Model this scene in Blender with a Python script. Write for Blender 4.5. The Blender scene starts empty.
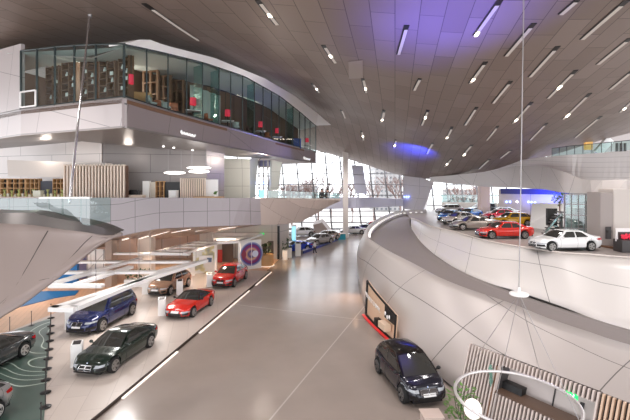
import bpy, bmesh, math, random
import numpy as np
from mathutils import Vector, Matrix
random.seed(7)
SC = bpy.context.scene
COL = SC.collection
PI = math.pi
F, HZ, EYE = 400.0, 185.0, 8.6          # focal length in px, horizon row, eye height

def W(u, v, Y):                          # point seen at pixel (u,v) at depth Y
    return Vector(((u-315.0)*Y/F, Y, EYE-(v-HZ)*Y/F))
def G(u, v, z=0.0):                      # point seen at pixel (u,v) on the level z
    Y = (EYE-z)*F/(v-HZ)
    return Vector(((u-315.0)*Y/F, Y, z))
def lerp(a, b, t): return a+(b-a)*t
def interp(x, pts):
    if x <= pts[0][0]: return pts[0][1]
    for (a, b), (c, d) in zip(pts, pts[1:]):
        if x <= c: return b+(d-b)*(x-a)/(c-a)
    return pts[-1][1]
def smooth_interp(x, pts):               # monotone-ish cosine interpolation
    if x <= pts[0][0]: return pts[0][1]
    for (a, b), (c, d) in zip(pts, pts[1:]):
        if x <= c:
            t = (x-a)/(c-a); t = t*t*(3-2*t)*0.5+t*0.5
            return b+(d-b)*t
    return pts[-1][1]
def catmull(P, n):                       # resample a polyline of Vectors smoothly into n points
    P = [Vector(p) for p in P]
    Q = [P[0]*2-P[1]]+P+[P[-1]*2-P[-2]]
    dense = []
    for i in range(1, len(Q)-2):
        p0, p1, p2, p3 = Q[i-1], Q[i], Q[i+1], Q[i+2]
        for k in range(16):
            t = k/16
            dense.append(0.5*((2*p1)+(p2-p0)*t+(2*p0-5*p1+4*p2-p3)*t*t+(3*p1-p0-3*p2+p3)*t**3))
    dense.append(P[-1])
    d = [0]
    for a, b in zip(dense, dense[1:]): d.append(d[-1]+(b-a).length)
    out = []; j = 0
    for i in range(n):
        s = d[-1]*i/(n-1)
        while j < len(d)-2 and d[j+1] < s: j += 1
        t = 0 if d[j+1] == d[j] else (s-d[j])/(d[j+1]-d[j])
        out.append(dense[j].lerp(dense[j+1], min(1, t)))
    return out

# ------------------------------------------------------------------ materials
def srgb(r, g, b):
    def c(x):
        x /= 255.0
        return x/12.92 if x <= 0.04045 else ((x+0.055)/1.055)**2.4
    return (c(r), c(g), c(b), 1.0)
MATS = {}
def newmat(name):
    m = bpy.data.materials.new(name); m.use_nodes = True
    MATS[name] = m
    return m, m.node_tree.nodes, m.node_tree.links, m.node_tree.nodes['Principled BSDF']
def mat(name, col, rough=0.5, metal=0.0, emit=None, es=0.0, coat=0.0, noise=0.0, spec=0.5):
    if name in MATS: return MATS[name]
    m, N, L, b = newmat(name)
    b.inputs['Base Color'].default_value = col
    b.inputs['Roughness'].default_value = rough
    b.inputs['Metallic'].default_value = metal
    b.inputs['Specular IOR Level'].default_value = spec
    if coat:
        b.inputs['Coat Weight'].default_value = coat
        b.inputs['Coat Roughness'].default_value = 0.04
    if emit:
        b.inputs['Emission Color'].default_value = emit
        b.inputs['Emission Strength'].default_value = es
    if noise:
        t = N.new('ShaderNodeTexNoise'); t.inputs['Scale'].default_value = 3.0
        tc = N.new('ShaderNodeTexCoord'); L.new(tc.outputs['Object'], t.inputs['Vector'])
        mx = N.new('ShaderNodeMix'); mx.data_type = 'RGBA'
        mx.inputs[6].default_value = tuple(max(0, c*(1-noise)) for c in col[:3])+(1,)
        mx.inputs[7].default_value = tuple(min(1, c*(1+noise)) for c in col[:3])+(1,)
        L.new(t.outputs['Fac'], mx.inputs[0]); L.new(mx.outputs[2], b.inputs['Base Color'])
    return m
def mat_panel(name, col, bw, bh, rough=0.4, metal=0.0, seam=0.02, var=0.04, seamcol=None, offset=0.0, uvrot=0.0, shift=(0, 0)):
    m, N, L, b = newmat(name)
    uv = N.new('ShaderNodeUVMap'); mp = N.new('ShaderNodeMapping')
    mp.inputs['Rotation'].default_value[2] = uvrot
    mp.inputs['Location'].default_value = (shift[0], shift[1], 0)
    br = N.new('ShaderNodeTexBrick')
    L.new(uv.outputs[0], mp.inputs[0]); L.new(mp.outputs[0], br.inputs['Vector'])
    br.offset = offset; br.inputs['Scale'].default_value = 1.0
    br.inputs['Brick Width'].default_value = bw; br.inputs['Row Height'].default_value = bh
    br.inputs['Mortar Size'].default_value = seam; br.inputs['Mortar Smooth'].default_value = 0.1
    br.inputs['Color1'].default_value = tuple(c*(1-var) for c in col[:3])+(1,)
    br.inputs['Color2'].default_value = tuple(min(1, c*(1+var)) for c in col[:3])+(1,)
    br.inputs['Mortar'].default_value = seamcol or tuple(c*0.25 for c in col[:3])+(1,)
    L.new(br.outputs['Color'], b.inputs['Base Color'])
    b.inputs['Roughness'].default_value = rough; b.inputs['Metallic'].default_value = metal
    return m
def mat_glass(name, tint, fac=0.14, rough=0.02):
    m, N, L, b = newmat(name)
    N.remove(b)
    tr = N.new('ShaderNodeBsdfTransparent'); tr.inputs[0].default_value = tint
    gl = N.new('ShaderNodeBsdfGlossy'); gl.inputs['Roughness'].default_value = rough
    mx = N.new('ShaderNodeMixShader'); mx.inputs[0].default_value = fac
    L.new(tr.outputs[0], mx.inputs[1]); L.new(gl.outputs[0], mx.inputs[2])
    L.new(mx.outputs[0], N['Material Output'].inputs['Surface'])
    return m

# ------------------------------------------------------------------ mesh builder
class MB:
    def __init__(s): s.v = []; s.f = []; s.mi = []; s.uv = []; s.cur = 0
    def _face(s, idx, uv=None):
        s.f.append(tuple(idx)); s.mi.append(s.cur); s.uv.append(uv)
    def poly(s, pts, uv=None):
        n = len(s.v); s.v += [tuple(p) for p in pts]; s._face(range(n, n+len(pts)), uv)
    def box(s, c, size, rz=0.0):
        x, y, z = size[0]/2, size[1]/2, size[2]/2; ca, sa = math.cos(rz), math.sin(rz); n = len(s.v)
        for dz in (-z, z):
            for dx, dy in ((-x, -y), (x, -y), (x, y), (-x, y)):
                s.v.append((c[0]+dx*ca-dy*sa, c[1]+dx*sa+dy*ca, c[2]+dz))
        for q in ((3, 2, 1, 0), (4, 5, 6, 7), (0, 1, 5, 4), (1, 2, 6, 5), (2, 3, 7, 6), (3, 0, 4, 7)):
            s._face([n+i for i in q])
        return s
    def bar(s, p0, p1, w, h, up=(0, 0, 1)):
        p0, p1, up = Vector(p0), Vector(p1), Vector(up)
        d = (p1-p0).normalized(); side = d.cross(up)
        if side.length < 1e-4: side = d.cross(Vector((0, 1, 0)))
        side.normalize(); u2 = side.cross(d).normalized(); n = len(s.v)
        for p in (p0, p1):
            for a, b in ((-1, -1), (1, -1), (1, 1), (-1, 1)):
                s.v.append(tuple(p+side*(a*w/2)+u2*(b*h/2)))
        for q in ((0, 1, 2, 3), (7, 6, 5, 4), (4, 5, 1, 0), (5, 6, 2, 1), (6, 7, 3, 2), (7, 4, 0, 3)):
            s._face([n+i for i in q])
        return s
    def tube(s, pts, r, n=8, r2=None, closed=False):
        pts = [Vector(p) for p in pts]; base = len(s.v); K = len(pts)
        for i, p in enumerate(pts):
            if closed: d = pts[(i+1) % K]-pts[i-1]
            else: d = (pts[min(i+1, K-1)]-pts[max(i-1, 0)])
            d.normalize()
            a = d.cross(Vector((0, 0, 1)))
            if a.length < 1e-3: a = d.cross(Vector((1, 0, 0)))
            a.normalize(); b = d.cross(a)
            rr = r if r2 is None else lerp(r, r2, i/(K-1))
            for k in range(n):
                t = 2*PI*k/n
                s.v.append(tuple(p+a*(rr*math.cos(t))+b*(rr*math.sin(t))))
        for i in range(K if closed else K-1):
            for k in range(n):
                j = (i+1) % K
                s._face((base+i*n+k, base+i*n+(k+1) % n, base+j*n+(k+1) % n, base+j*n+k))
        if not closed:
            s._face([base+k for k in range(n)][::-1]); s._face([base+(K-1)*n+k for k in range(n)])
        return s
    def grid(s, rows, uvs=None):
        base = len(s.v); R = len(rows); C = len(rows[0])
        for r in rows: s.v += [tuple(p) for p in r]
        for i in range(R-1):
            for j in range(C-1):
                uv = None
                if uvs: uv = [uvs[i][j], uvs[i][j+1], uvs[i+1][j+1], uvs[i+1][j]]
                s._face((base+i*C+j, base+i*C+j+1, base+(i+1)*C+j+1, base+(i+1)*C+j), uv)
        return s
    def strip(s, rows):                  # grid with arc-length uv (metres)
        rows = [[Vector(p) for p in r] for r in rows]
        mid = rows[len(rows)//2]; us = [0]
        for a, b in zip(mid, mid[1:]): us.append(us[-1]+(b-a).length)
        uvs = []; C = len(mid); vs = [[0]*C]
        for i in range(1, len(rows)):
            vs.append([vs[-1][j]+(rows[i][j]-rows[i-1][j]).length for j in range(C)])
        uvs = [[(us[j], vs[i][j]) for j in range(C)] for i in range(len(rows))]
        return s.grid(rows, uvs)
    def prism(s, poly, z0, z1):
        n = len(s.v); K = len(poly)
        s.v += [(p[0], p[1], z0) for p in poly]+[(p[0], p[1], z1) for p in poly]
        s._face([n+i for i in range(K-1, -1, -1)], [(p[0], p[1]) for p in poly][::-1])
        s._face([n+K+i for i in range(K)], [(p[0], p[1]) for p in poly])
        for i in range(K):
            j = (i+1) % K; s._face((n+i, n+j, n+K+j, n+K+i))
        return s
    def lathe(s, prof, c=(0, 0, 0), n=20, axis='z'):
        base = len(s.v); K = len(prof)
        for r, h in prof:
            for k in range(n):
                t = 2*PI*k/n; a, b = r*math.cos(t), r*math.sin(t)
                if axis == 'z': p = (a, b, h)
                else: p = (a, h, b)
                s.v.append((c[0]+p[0], c[1]+p[1], c[2]+p[2]))
        for i in range(K-1):
            for k in range(n):
                s._face((base+i*n+k, base+i*n+(k+1) % n, base+(i+1)*n+(k+1) % n, base+(i+1)*n+k))
        s._face([base+k for k in range(n)][::-1]); s._face([base+(K-1)*n+k for k in range(n)])
        return s
    def sphere(s, c, r, n=16, m=10, sc=(1, 1, 1)):
        rows = []
        for i in range(m+1):
            a = -PI/2+PI*i/m
            rows.append([(c[0]+sc[0]*r*math.cos(a)*math.cos(2*PI*k/n), c[1]+sc[1]*r*math.cos(a)*math.sin(2*PI*k/n), c[2]+sc[2]*r*math.sin(a)) for k in range(n+1)])
        return s.grid(rows)
    def build(s, name, mats, parent=None, world=True, smooth=False, origin=None, solid=0.0, weld=False):
        me = bpy.data.meshes.new(name)
        off = Vector((0, 0, 0))
        if parent is not None and world:
            p = parent
            while p is not None: off += p.location; p = p.parent
        o = bpy.data.objects.new(name, me); COL.objects.link(o)
        if parent is None and world:
            if origin is None:
                xs = [p[0] for p in s.v]; ys = [p[1] for p in s.v]; zs = [p[2] for p in s.v]
                origin = ((min(xs)+max(xs))/2, (min(ys)+max(ys))/2, min(zs))
            off = Vector(origin); o.location = off
        me.from_pydata([tuple(Vector(p)-off) for p in s.v], [], s.f)
        if not isinstance(mats, (list, tuple)): mats = [mats]
        for m in mats: me.materials.append(m)
        for p, k in zip(me.polygons, s.mi): p.material_index = k
        if any(u is not None for u in s.uv):
            ul = me.uv_layers.new(name='UVMap')
            for p, u in zip(me.polygons, s.uv):
                if u is not None:
                    for li, c in zip(p.loop_indices, u): ul.data[li].uv = c
        bm = bmesh.new(); bm.from_mesh(me)
        if weld: bmesh.ops.remove_doubles(bm, verts=bm.verts, dist=0.0005)
        bmesh.ops.recalc_face_normals(bm, faces=bm.faces); bm.to_mesh(me); bm.free()
        if smooth:
            me.shade_smooth()
            me.set_sharp_from_angle(angle=math.radians(38))
        if solid:
            md = o.modifiers.new('thick', 'SOLIDIFY'); md.thickness = abs(solid); md.offset = 1 if solid > 0 else -1
        if parent is not None: o.parent = parent
        return o
def empty(name, loc, rz=0.0):
    o = bpy.data.objects.new(name, None); COL.objects.link(o); o.location = loc; o.rotation_euler = (0, 0, rz)
    o.empty_display_size = 0.1
    return o
def tag(o, label=None, cat=None, group=None, kind=None):
    if label: o['label'] = label
    if cat: o['category'] = cat
    if group: o['group'] = group
    if kind: o['kind'] = kind
    return o
def struct(o, label, cat='structure'): return tag(o, label, cat, None, 'structure')
def copy_tree(o, parent=None):
    c = o.copy(); COL.objects.link(c)
    if parent is not None: c.parent = parent
    for ch in list(o.children): copy_tree(ch, c)
    return c

# ------------------------------------------------------------------ palette
M_floor, N, L, b = newmat('polished_grey_floor')
tc = N.new('ShaderNodeUVMap'); mp = N.new('ShaderNodeMapping')
mp.inputs['Location'].default_value = (0.0, 0.0, 0)
br = N.new('ShaderNodeTexBrick'); br.offset = 0.0
br.inputs['Scale'].default_value = 1; br.inputs['Brick Width'].default_value = 26; br.inputs['Row Height'].default_value = 40
br.inputs['Mortar Size'].default_value = 0.035
br.inputs['Color1'].default_value = srgb(150, 138, 130); br.inputs['Color2'].default_value = srgb(154, 142, 133)
br.inputs['Mortar'].default_value = srgb(176, 166, 158)
nz = N.new('ShaderNodeTexNoise'); nz.inputs['Scale'].default_value = 0.35; nz.inputs['Detail'].default_value = 6
mx = N.new('ShaderNodeMix'); mx.data_type = 'RGBA'; mx.blend_type = 'MULTIPLY'; mx.inputs[0].default_value = 0.35
rp = N.new('ShaderNodeValToRGB'); rp.color_ramp.elements[0].color = (.7, .7, .7, 1); rp.color_ramp.elements[1].color = (1.1, 1.1, 1.1, 1)
rp.color_ramp.elements[0].position = .3; rp.color_ramp.elements[1].position = .7
L.new(tc.outputs[0], mp.inputs[0]); L.new(mp.outputs[0], br.inputs['Vector']); L.new(tc.outputs[0], nz.inputs['Vector'])
L.new(nz.outputs['Fac'], rp.inputs[0]); L.new(br.outputs['Color'], mx.inputs[6]); L.new(rp.outputs[0], mx.inputs[7])
L.new(mx.outputs[2], b.inputs['Base Color']); b.inputs['Roughness'].default_value = 0.19; b.inputs['Specular IOR Level'].default_value = 0.45

M_ceil, N, L, b = newmat('dark_metal_ceiling')
uv = N.new('ShaderNodeUVMap')
br = N.new('ShaderNodeTexBrick'); br.offset = 0.5
br.inputs['Scale'].default_value = 1; br.inputs['Brick Width'].default_value = 3.1; br.inputs['Row Height'].default_value = 1.15
br.inputs['Mortar Size'].default_value = 0.018; br.inputs['Mortar Smooth'].default_value = .2
br.inputs['Color1'].default_value = srgb(134, 119, 111); br.inputs['Color2'].default_value = srgb(148, 133, 125)
br.inputs['Mortar'].default_value = srgb(80, 71, 66)
L.new(uv.outputs[0], br.inputs['Vector']); L.new(br.outputs['Color'], b.inputs['Base Color'])
b.inputs['Roughness'].default_value = 0.5; b.inputs['Metallic'].default_value = 0.25

M_stone = mat_panel('light_stone_platform', srgb(196, 184, 175), 2.4, 0.9, 0.35, 0, 0.008, 0.05, srgb(165, 152, 145), 0.5, 1.3)
M_tan = mat_panel('warm_wood_floor', srgb(205, 168, 138), 2.2, 0.3, 0.4, 0, 0.008, 0.06, srgb(170, 135, 110), 0.4, 1.2)
M_panel = mat_panel('pale_metal_panel', srgb(182, 174, 170), 6.0, 2.6, 0.38, 0.15, 0.022, 0.01, None, 0.0)
M_panel_in = mat_panel('white_metal_panel', srgb(208, 203, 200), 6.5, 4.0, 0.38, 0.05, 0.025, 0.01, None, 0.0)
M_bridge = mat_panel('lilac_grey_panel', srgb(154, 146, 149), 1.62, 1.12, 0.4, 0.1, 0.014, 0.015, None, 0.0)
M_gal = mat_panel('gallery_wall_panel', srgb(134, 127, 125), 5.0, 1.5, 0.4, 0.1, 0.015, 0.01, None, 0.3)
M_hull = mat_panel('hull_panel', srgb(160, 147, 142), 60, 80.0, 0.42, 0.2, 0.012, 0.02, None, 0.0, 0.12)
M_band = mat_panel('band_panel', srgb(190, 181, 180), 3.2, 4.0, 0.4, 0.1, 0.012, 0.01, None, 0.0, 0.25)
M_white = mat('white_paint', srgb(243, 241, 239), 0.45)
M_offwhite = mat('offwhite_wall', srgb(214, 205, 198), 0.6)
M_ribs = mat_panel('ribbed_white_wall', srgb(226, 220, 218), 9, 0.55, 0.5, 0, 0.02, 0.01, srgb(190, 184, 182))
M_soffit = mat('satin_metal_soffit', srgb(136, 128, 125), 0.33, 0.6)
M_ramp = mat('grey_ramp_asphalt', srgb(128, 119, 117), 0.55, noise=.05)
M_deck = mat('grey_deck_floor', srgb(150, 141, 137), 0.35, noise=.05)
M_dark = mat('black_metal', srgb(30, 29, 30), 0.4, 0.3)
M_darkgrey = mat('dark_grey_metal', srgb(70, 66, 66), 0.45, 0.3)
M_grey = mat('grey_metal', srgb(150, 146, 146), 0.35, 0.6)
M_chrome = mat('chrome', srgb(215, 215, 218), 0.15, 0.95)
M_wood = mat('oak_wood', srgb(204, 160, 110), 0.5, noise=.12)
M_palewood = mat('pale_oak', srgb(244, 226, 210), 0.55, noise=.03)
M_brownwood = mat('brown_wood', srgb(116, 84, 62), 0.55, noise=.15)
M_brown = mat('brown_wall', srgb(150, 118, 100), 0.6)
M_tanwall = mat('tan_wall', srgb(176, 146, 128), 0.6)
M_frost = mat('mullion_dark_green', srgb(52, 62, 62), 0.35, 0.4)
M_mull = mat('facade_mullion', srgb(112, 110, 112), 0.4, 0.3)
M_gl_rest = mat_glass('restaurant_glass', (0.80, 0.90, 0.88, 1), 0.10)
M_gl_teal = mat_glass('teal_glass', (0.66, 0.86, 0.84, 1), 0.14)
M_gl_fac = mat_glass('facade_glass', (0.97, 0.98, 0.99, 1), 0.04)
M_red = mat('red_fabric', srgb(205, 45, 70), 0.6, emit=srgb(220, 50, 75), es=0.35)
M_lamp = mat('warm_lamp', (1, 1, 1, 1), 0.5, emit=(1, 0.86, 0.68, 1), es=8)
M_lampw = mat('white_lamp', (1, 1, 1, 1), 0.5, emit=(1, 0.95, 0.9, 1), es=3.0)
M_diff = mat('pale_diffuser', srgb(170, 160, 152), 0.5, emit=(1, 0.92, 0.84, 1), es=0.16)
M_strip = mat('glowing_strip', (1, 1, 1, 1), 0.5, emit=(1, 0.78, 0.62, 1), es=0.55)
M_globe = mat('globe_glow', (1, 1, 1, 1), 0.5, emit=(1, 0.86, 0.68, 1), es=0.42)
M_leaf = mat('green_leaf', srgb(84, 120, 52), 0.5, noise=.35)
M_leaf2 = mat('dark_leaf', srgb(58, 84, 44), 0.5, noise=.35)
M_blue = mat('blue_surface', srgb(20, 100, 165), 0.5)
M_navy = mat('navy_edge', srgb(40, 50, 130), 0.5)
M_bark = mat('bare_bark', srgb(128, 104, 98), 0.8)
M_blueglow = mat('blue_lamp', (0.2, 0.3, 1, 1), 0.5, emit=(0.16, 0.26, 1, 1), es=6)
M_cyan = mat('screen_cyan', srgb(150, 210, 225), 0.4, emit=srgb(150, 215, 230), es=0.8)
M_green = mat('exit_green', srgb(20, 170, 80), 0.4, emit=srgb(30, 190, 95), es=1.3)
M_signwhite = mat('sign_white', (1, 1, 1, 1), 0.4, emit=(1, 1, 1, 1), es=1.2)
M_redline = mat('red_strip', srgb(205, 40, 45), 0.4, emit=srgb(215, 40, 45), es=0.25)
M_skin = mat('skin', srgb(205, 160, 135), 0.6)
M_hair = mat('dark_hair', srgb(45, 34, 28), 0.7)
M_cloth_dark = mat('dark_cloth', srgb(38, 38, 48), 0.8)
M_cloth_white = mat('white_cloth', srgb(225, 220, 220), 0.8)
M_carglass = mat('car_glass', srgb(50, 50, 48), 0.05, 0.0, spec=0.9)
M_tyre = mat('tyre_rubber', srgb(22, 22, 23), 0.75)
M_rim = mat('alloy_rim', srgb(212, 209, 206), 0.35, 0.5)
M_rimdark = mat('dark_alloy_rim', srgb(160, 156, 152), 0.35, 0.5)
M_head = mat('headlight_lens', srgb(165, 170, 176), 0.3, 0.05)
M_tail = mat('tail_lens', srgb(165, 18, 22), 0.15)
M_plate = mat('plate_white', srgb(225, 225, 225), 0.5)
M_roundel = mat('roundel_blue', srgb(40, 110, 190), 0.3)

# ------------------------------------------------------------------ camera, world
cd = bpy.data.cameras.new('camera'); cam = bpy.data.objects.new('camera', cd); COL.objects.link(cam)
cam.location = (0, 0, EYE); cam.rotation_euler = (PI/2, 0, 0)
cd.sensor_width = 36; cd.lens = 36*F/630; cd.shift_y = (HZ-210)/630.0
cd.clip_start = 0.1; cd.clip_end = 600
SC.camera = cam
wd = bpy.data.worlds.new('overcast'); SC.world = wd; wd.use_nodes = True
bg = wd.node_tree.nodes['Background']; bg.inputs[0].default_value = (0.94, 0.96, 1.0, 1); bg.inputs[1].default_value = 2.3
SC.view_settings.view_transform = 'Standard'; SC.view_settings.look = 'None'
SC.view_settings.gamma = 1; SC.view_settings.use_curve_mapping = False
SC.view_settings.exposure = 0.5

# ------------------------------------------------------------------ floor areas
A = Vector((0.352, 0.936, 0)); Bx = Vector((0.936, -0.352, 0)); O0 = Vector((2.5, 25.7, 0))
mb = MB()
pts = [(-60, -12, 0), (60, -12, 0), (60, 80, 0), (-60, 80, 0)]
mb.poly(pts, [((Vector(p)-O0).dot(Bx), (Vector(p)-O0).dot(A)) for p in pts])
struct(mb.build('floor', M_floor), 'polished grey stone hall floor with pale joint lines', 'floor')

plat = [G(100, 415), Vector((-4.45, 39.5, 0)), Vector((-15.5, 41.0, 0)), Vector((-17.3, 26.0, 0)), Vector((-20, 8, 0)), Vector((-9.1, 8, 0))]
mb = MB(); mb.prism([(p.x, p.y) for p in plat], 0.0, 0.12)
struct(mb.build('platform', M_stone), 'raised light stone display platform for the cars on the left', 'platform')
a, c = Vector((-9.1, 8, 0)), Vector((-4.45, 39.5, 0)); d = (c-a).normalized(); n = Vector((d.y, -d.x, 0))
st = empty('light_strip', (a+n*0.1)+Vector((0, 0, 0)))
mb = MB(); mb.bar(a+n*.05+Vector((0, 0, .055)), c+n*.05+Vector((0, 0, .055)), .1, .11); mb.build('shadow_gap', mat('gap_brown', srgb(50, 36, 30), .7), st)
for y0_, y1_ in ((8.2, 11.5), (16.1, 20.6), (23.2, 32.5), (34.2, 39.4)):
    mb = MB(); mb.bar(a.lerp(c, (y0_-8)/31.5)+n*.17+Vector((0, 0, .025)), a.lerp(c, (y1_-8)/31.5)+n*.17+Vector((0, 0, .025)), .10, .04); mb.build('glowing_strip', M_strip, st)
tag(st, 'long glowing light strip along the edge of the stone platform', 'light strip')

mb = MB(); pl = [(-17.3, 26.0), (-15.5, 41.0), (-4.9, 39.7), (-4.0, 47.4), (-45, 47.4), (-45, 8), (-20, 8)]
mb.prism(pl, 0.0, 0.02); struct(mb.build('wood_floor', M_tan), 'warm wooden floor behind the stone platform', 'floor')
mb = MB(); mb.prism([(p.x, p.y) for p in (G(12, 306), G(36, 292), G(79, 291), G(75, 295.5), G(55, 298.5), G(18, 308))][::-1], 0.02, 0.05)
tag(mb.build('carpet', M_blue), 'bright blue carpet on the wooden floor behind the leaning grey hull', 'carpet')

# dark green contour floor
M_contour, N, L, b = newmat('green_contour_glass')
tcn = N.new('ShaderNodeTexCoord'); nz = N.new('ShaderNodeTexNoise'); nz.inputs['Scale'].default_value = 0.16; nz.inputs['Detail'].default_value = 1.0
mp = N.new('ShaderNodeMapping'); mp.inputs['Scale'].default_value = (1.0, 1.0, 1.0)
ml = N.new('ShaderNodeMath'); ml.operation = 'MULTIPLY'; ml.inputs[1].default_value = 24
fr = N.new('ShaderNodeMath'); fr.operation = 'FRACT'
lt = N.new('ShaderNodeMath'); lt.operation = 'LESS_THAN'; lt.inputs[1].default_value = 0.1
mx = N.new('ShaderNodeMix'); mx.data_type = 'RGBA'
mx.inputs[6].default_value = srgb(72, 92, 84); mx.inputs[7].default_value = srgb(185, 200, 188)
L.new(tcn.outputs['Object'], mp.inputs[0]); L.new(mp.outputs[0], nz.inputs['Vector']); L.new(nz.outputs['Fac'], ml.inputs[0]); L.new(ml.outputs[0], fr.inputs[0]); L.new(fr.outputs[0], lt.inputs[0])
L.new(lt.outputs[0], mx.inputs[0]); L.new(mx.outputs[2], b.inputs['Base Color']); b.inputs['Roughness'].default_value = 0.3
z0 = 0.12
cf = [G(51, 318, z0), G(45, 407, z0), G(40, 470, z0), Vector((-22, 11, z0)), Vector((-22, 21, z0)), G(0, 336, z0)]
mb = MB(); mb.prism([(p.x, p.y) for p in cf], z0, z0+0.03)
struct(mb.build('contour_floor', M_contour), 'dark green floor with pale contour lines at the left edge', 'floor')

# stanchions
def make_stanchion():
    r = empty('stanchion', (0, 0, 0))
    MB().lathe([(.2, 0), (.2, .012), (.17, .03), (.03, .045), (.0, .045)], n=18).build('base', M_dark, r, smooth=True)
    MB().lathe([(.018, .03), (.018, .85), (.03, .86), (.03, .9), (.0, .905)], n=10).build('post', M_darkgrey, r, smooth=True)
    return r
stn = make_stanchion(); first = True
for (u, v) in [(51, 318), (50.8, 326), (50.5, 333.5), (49.8, 341), (49, 349.5), (48.2, 358.5), (47, 369), (46, 380), (45.6, 392.5), (45.5, 407), (41, 428)]:
    o = stn if first else copy_tree(stn); first = False
    o.location = G(u, v, z0+.03)
    tag(o, 'black stanchion post in the row along the right edge of the dark green floor', 'stanchion', 'stanchions beside the green floor')
for (u, v, lb) in [(31.5, 325.5, 'black stanchion behind the dark grey roadster, nearer the row of posts'), (9.7, 332.5, 'black stanchion behind the dark grey roadster, nearer the left edge of the photo')]:
    o = copy_tree(stn); o.location = G(u, v, 0.12+.03) if u > 20 else G(u, v, .12); tag(o, lb, 'stanchion', 'stanchions behind the roadster')
    if u < 20: o.location.z = .12
    else: o.location.z = .12

# ------------------------------------------------------------------ ceiling
CP = np.array([(-30, -12, 17.5), (0, -12, 17.5), (30, -12, 17.5), (55, -5, 18),
 (-15, 10, 17.2), (0, 10, 17.2), (15, 10, 17.0), (30, 10, 17.5),
 (-17, 23, 17.5), (-10, 22, 17.7), (0, 22, 16.8), (10, 22, 16.0), (22, 22, 16.4),
 (-8, 32, 18.8), (-4, 42, 19.4), (0.3, 53, 18.7), (6, 40, 15.9), (11, 40, 14.2), (22, 38, 14.3), (34, 38, 15.2),
 (-20, 40, 18.8), (-24, 78, 17.8), (5, 66, 13.9), (-2, 66, 16.3), (-.2, 80, 15.6), (8.6, 76, 12.8), (15.8, 72, 10.3), (20.7, 70, 9.6), (31, 55, 12.3), (34.6, 44, 14.3), (45, 36, 16)], float)
def _phi(r2): return np.where(r2 > 1e-9, 0.5*r2*np.log(np.maximum(r2, 1e-12)), 0)
_P = CP[:, :2]/20.0; _n = len(CP)
_K = _phi(((_P[:, None]-_P[None])**2).sum(-1))+np.eye(_n)*0.004
_Q = np.hstack([np.ones((_n, 1)), _P])
_S = np.linalg.solve(np.block([[_K, _Q], [_Q.T, np.zeros((3, 3))]]), np.concatenate([CP[:, 2], np.zeros(3)]))
def zc(x, y):
    q = np.array([x, y])/20.0
    return float(_phi(((_P-q)**2).sum(-1)) @ _S[:_n] + _S[_n] + q @ _S[_n+1:])
edge = catmull([(-42, 80, 0), (-20, 80, 0), (-.2, 80, 0), (8.6, 76.5, 0), (15.8, 73, 0), (20.7, 70, 0), (31, 55, 0), (34.6, 44, 0), (45, 36, 0), (62, 30, 0)], 61)
near = [Vector((lerp(-46, 62, (i/60)), -14, 0)) for i in range(61)]
rows = []; uvs = []
for k in range(41):
    t = k/40; row = []; uvr = []
    for i in range(61):
        p = near[i].lerp(edge[i], t); p = Vector((p.x, p.y, zc(p.x, p.y))); row.append(p); uvr.append((p.y, p.x-0.2*p.y))
    rows.append(row); uvs.append(uvr)
mb = MB(); mb.grid(rows, uvs)
up = [[p+Vector((0, 0, .7)) for p in r] for r in rows]
mb.grid(up)
for a_, b_ in ((rows[-1], up[-1]), (rows[0], up[0])): mb.grid([a_, b_])
mb.grid([[r[0] for r in rows], [r[0] for r in up]]); mb.grid([[r[-1] for r in rows], [r[-1] for r in up]])
struct(mb.build('ceiling', M_ceil, smooth=True), 'sweeping dark metal panelled ceiling with slot lights', 'ceiling')
def ray_ceil(u, v):
    lo = None
    Y = 4.0
    while Y < 82:
        p = W(u, v, Y)
        if p.z >= zc(p.x, p.y):
            lo, hi = Y-.5, Y
            for _ in range(18):
                m = (lo+hi)/2; q = W(u, v, m)
                if q.z >= zc(q.x, q.y): hi = m
                else: lo = m
            return W(u, v, hi)
        Y += .5
    return None
# slot lights (two ends seen in the photo, lit fraction along it)
SL = [(475, 35, 500, 0, .06), (506, 55.7, 534, 23, None), (560.7, 14, 577, 0, None), (582, 39, 627, 0, None), (530, 76.7, 558, 46, None),
 (597.7, 64, 630, 38, None), (470, 83, 485.7, 61.7, .25), (548, 98, 576, 70, .45), (610, 89, 632, 71, None), (493, 103, 511, 81, None),
 (563, 119, 590, 93, .2), (512.7, 123, 531.7, 102, .2), (620, 112, 634, 99, .4), (575, 137.7, 601, 116, None), (465, 125, 476.7, 107, None),
 (421.7, 125, 428, 110, .6), (445.7, 139, 452, 126.7, .25), (486.7, 140, 497.7, 126, None), (530, 140, 546.7, 123, None), (427, 153.7, 433, 143, None),
 (462.5, 156.7, 472, 144.8, .2), (444.7, 166.4, 451.8, 158.5, .4), (393.8, 147.8, 396.3, 139.7, .3), (479, 169, 489.7, 159, None), (500.5, 158, 511, 150, None),
 (276.7, 24.3, 257.7, 0, .45), (335, 62.7, 323.3, 45, .45), (319, 92.3, 312.3, 83.3, .5), (366, 92.3, 362.7, 78.3, .3), (398.3, 54, 406.7, 25, None),
 (381, 122.3, 384.3, 110, .4), (345, 118, 341.7, 110, None), (363.3, 140, 361.7, 131, .5), (414, 90, 420, 78.3, None), (197.7, 40, 144, 3.3, None)]
def place_words(u, v, far):
    h = 'far left' if u < 240 else 'left of centre' if u < 345 else 'central' if u < 440 else 'right of centre' if u < 530 else 'far right'
    return h
slot_spots = []
ordinal = ['first', 'second', 'third', 'fourth', 'fifth', 'sixth', 'seventh', 'eighth', 'ninth', 'tenth', 'eleventh', 'twelfth', 'thirteenth', 'fourteenth', 'fifteenth', 'sixteenth']
zones = {}
for s in SL:
    zones.setdefault(place_words((s[0]+s[2])/2, 0, 0), []).append(s)
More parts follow.
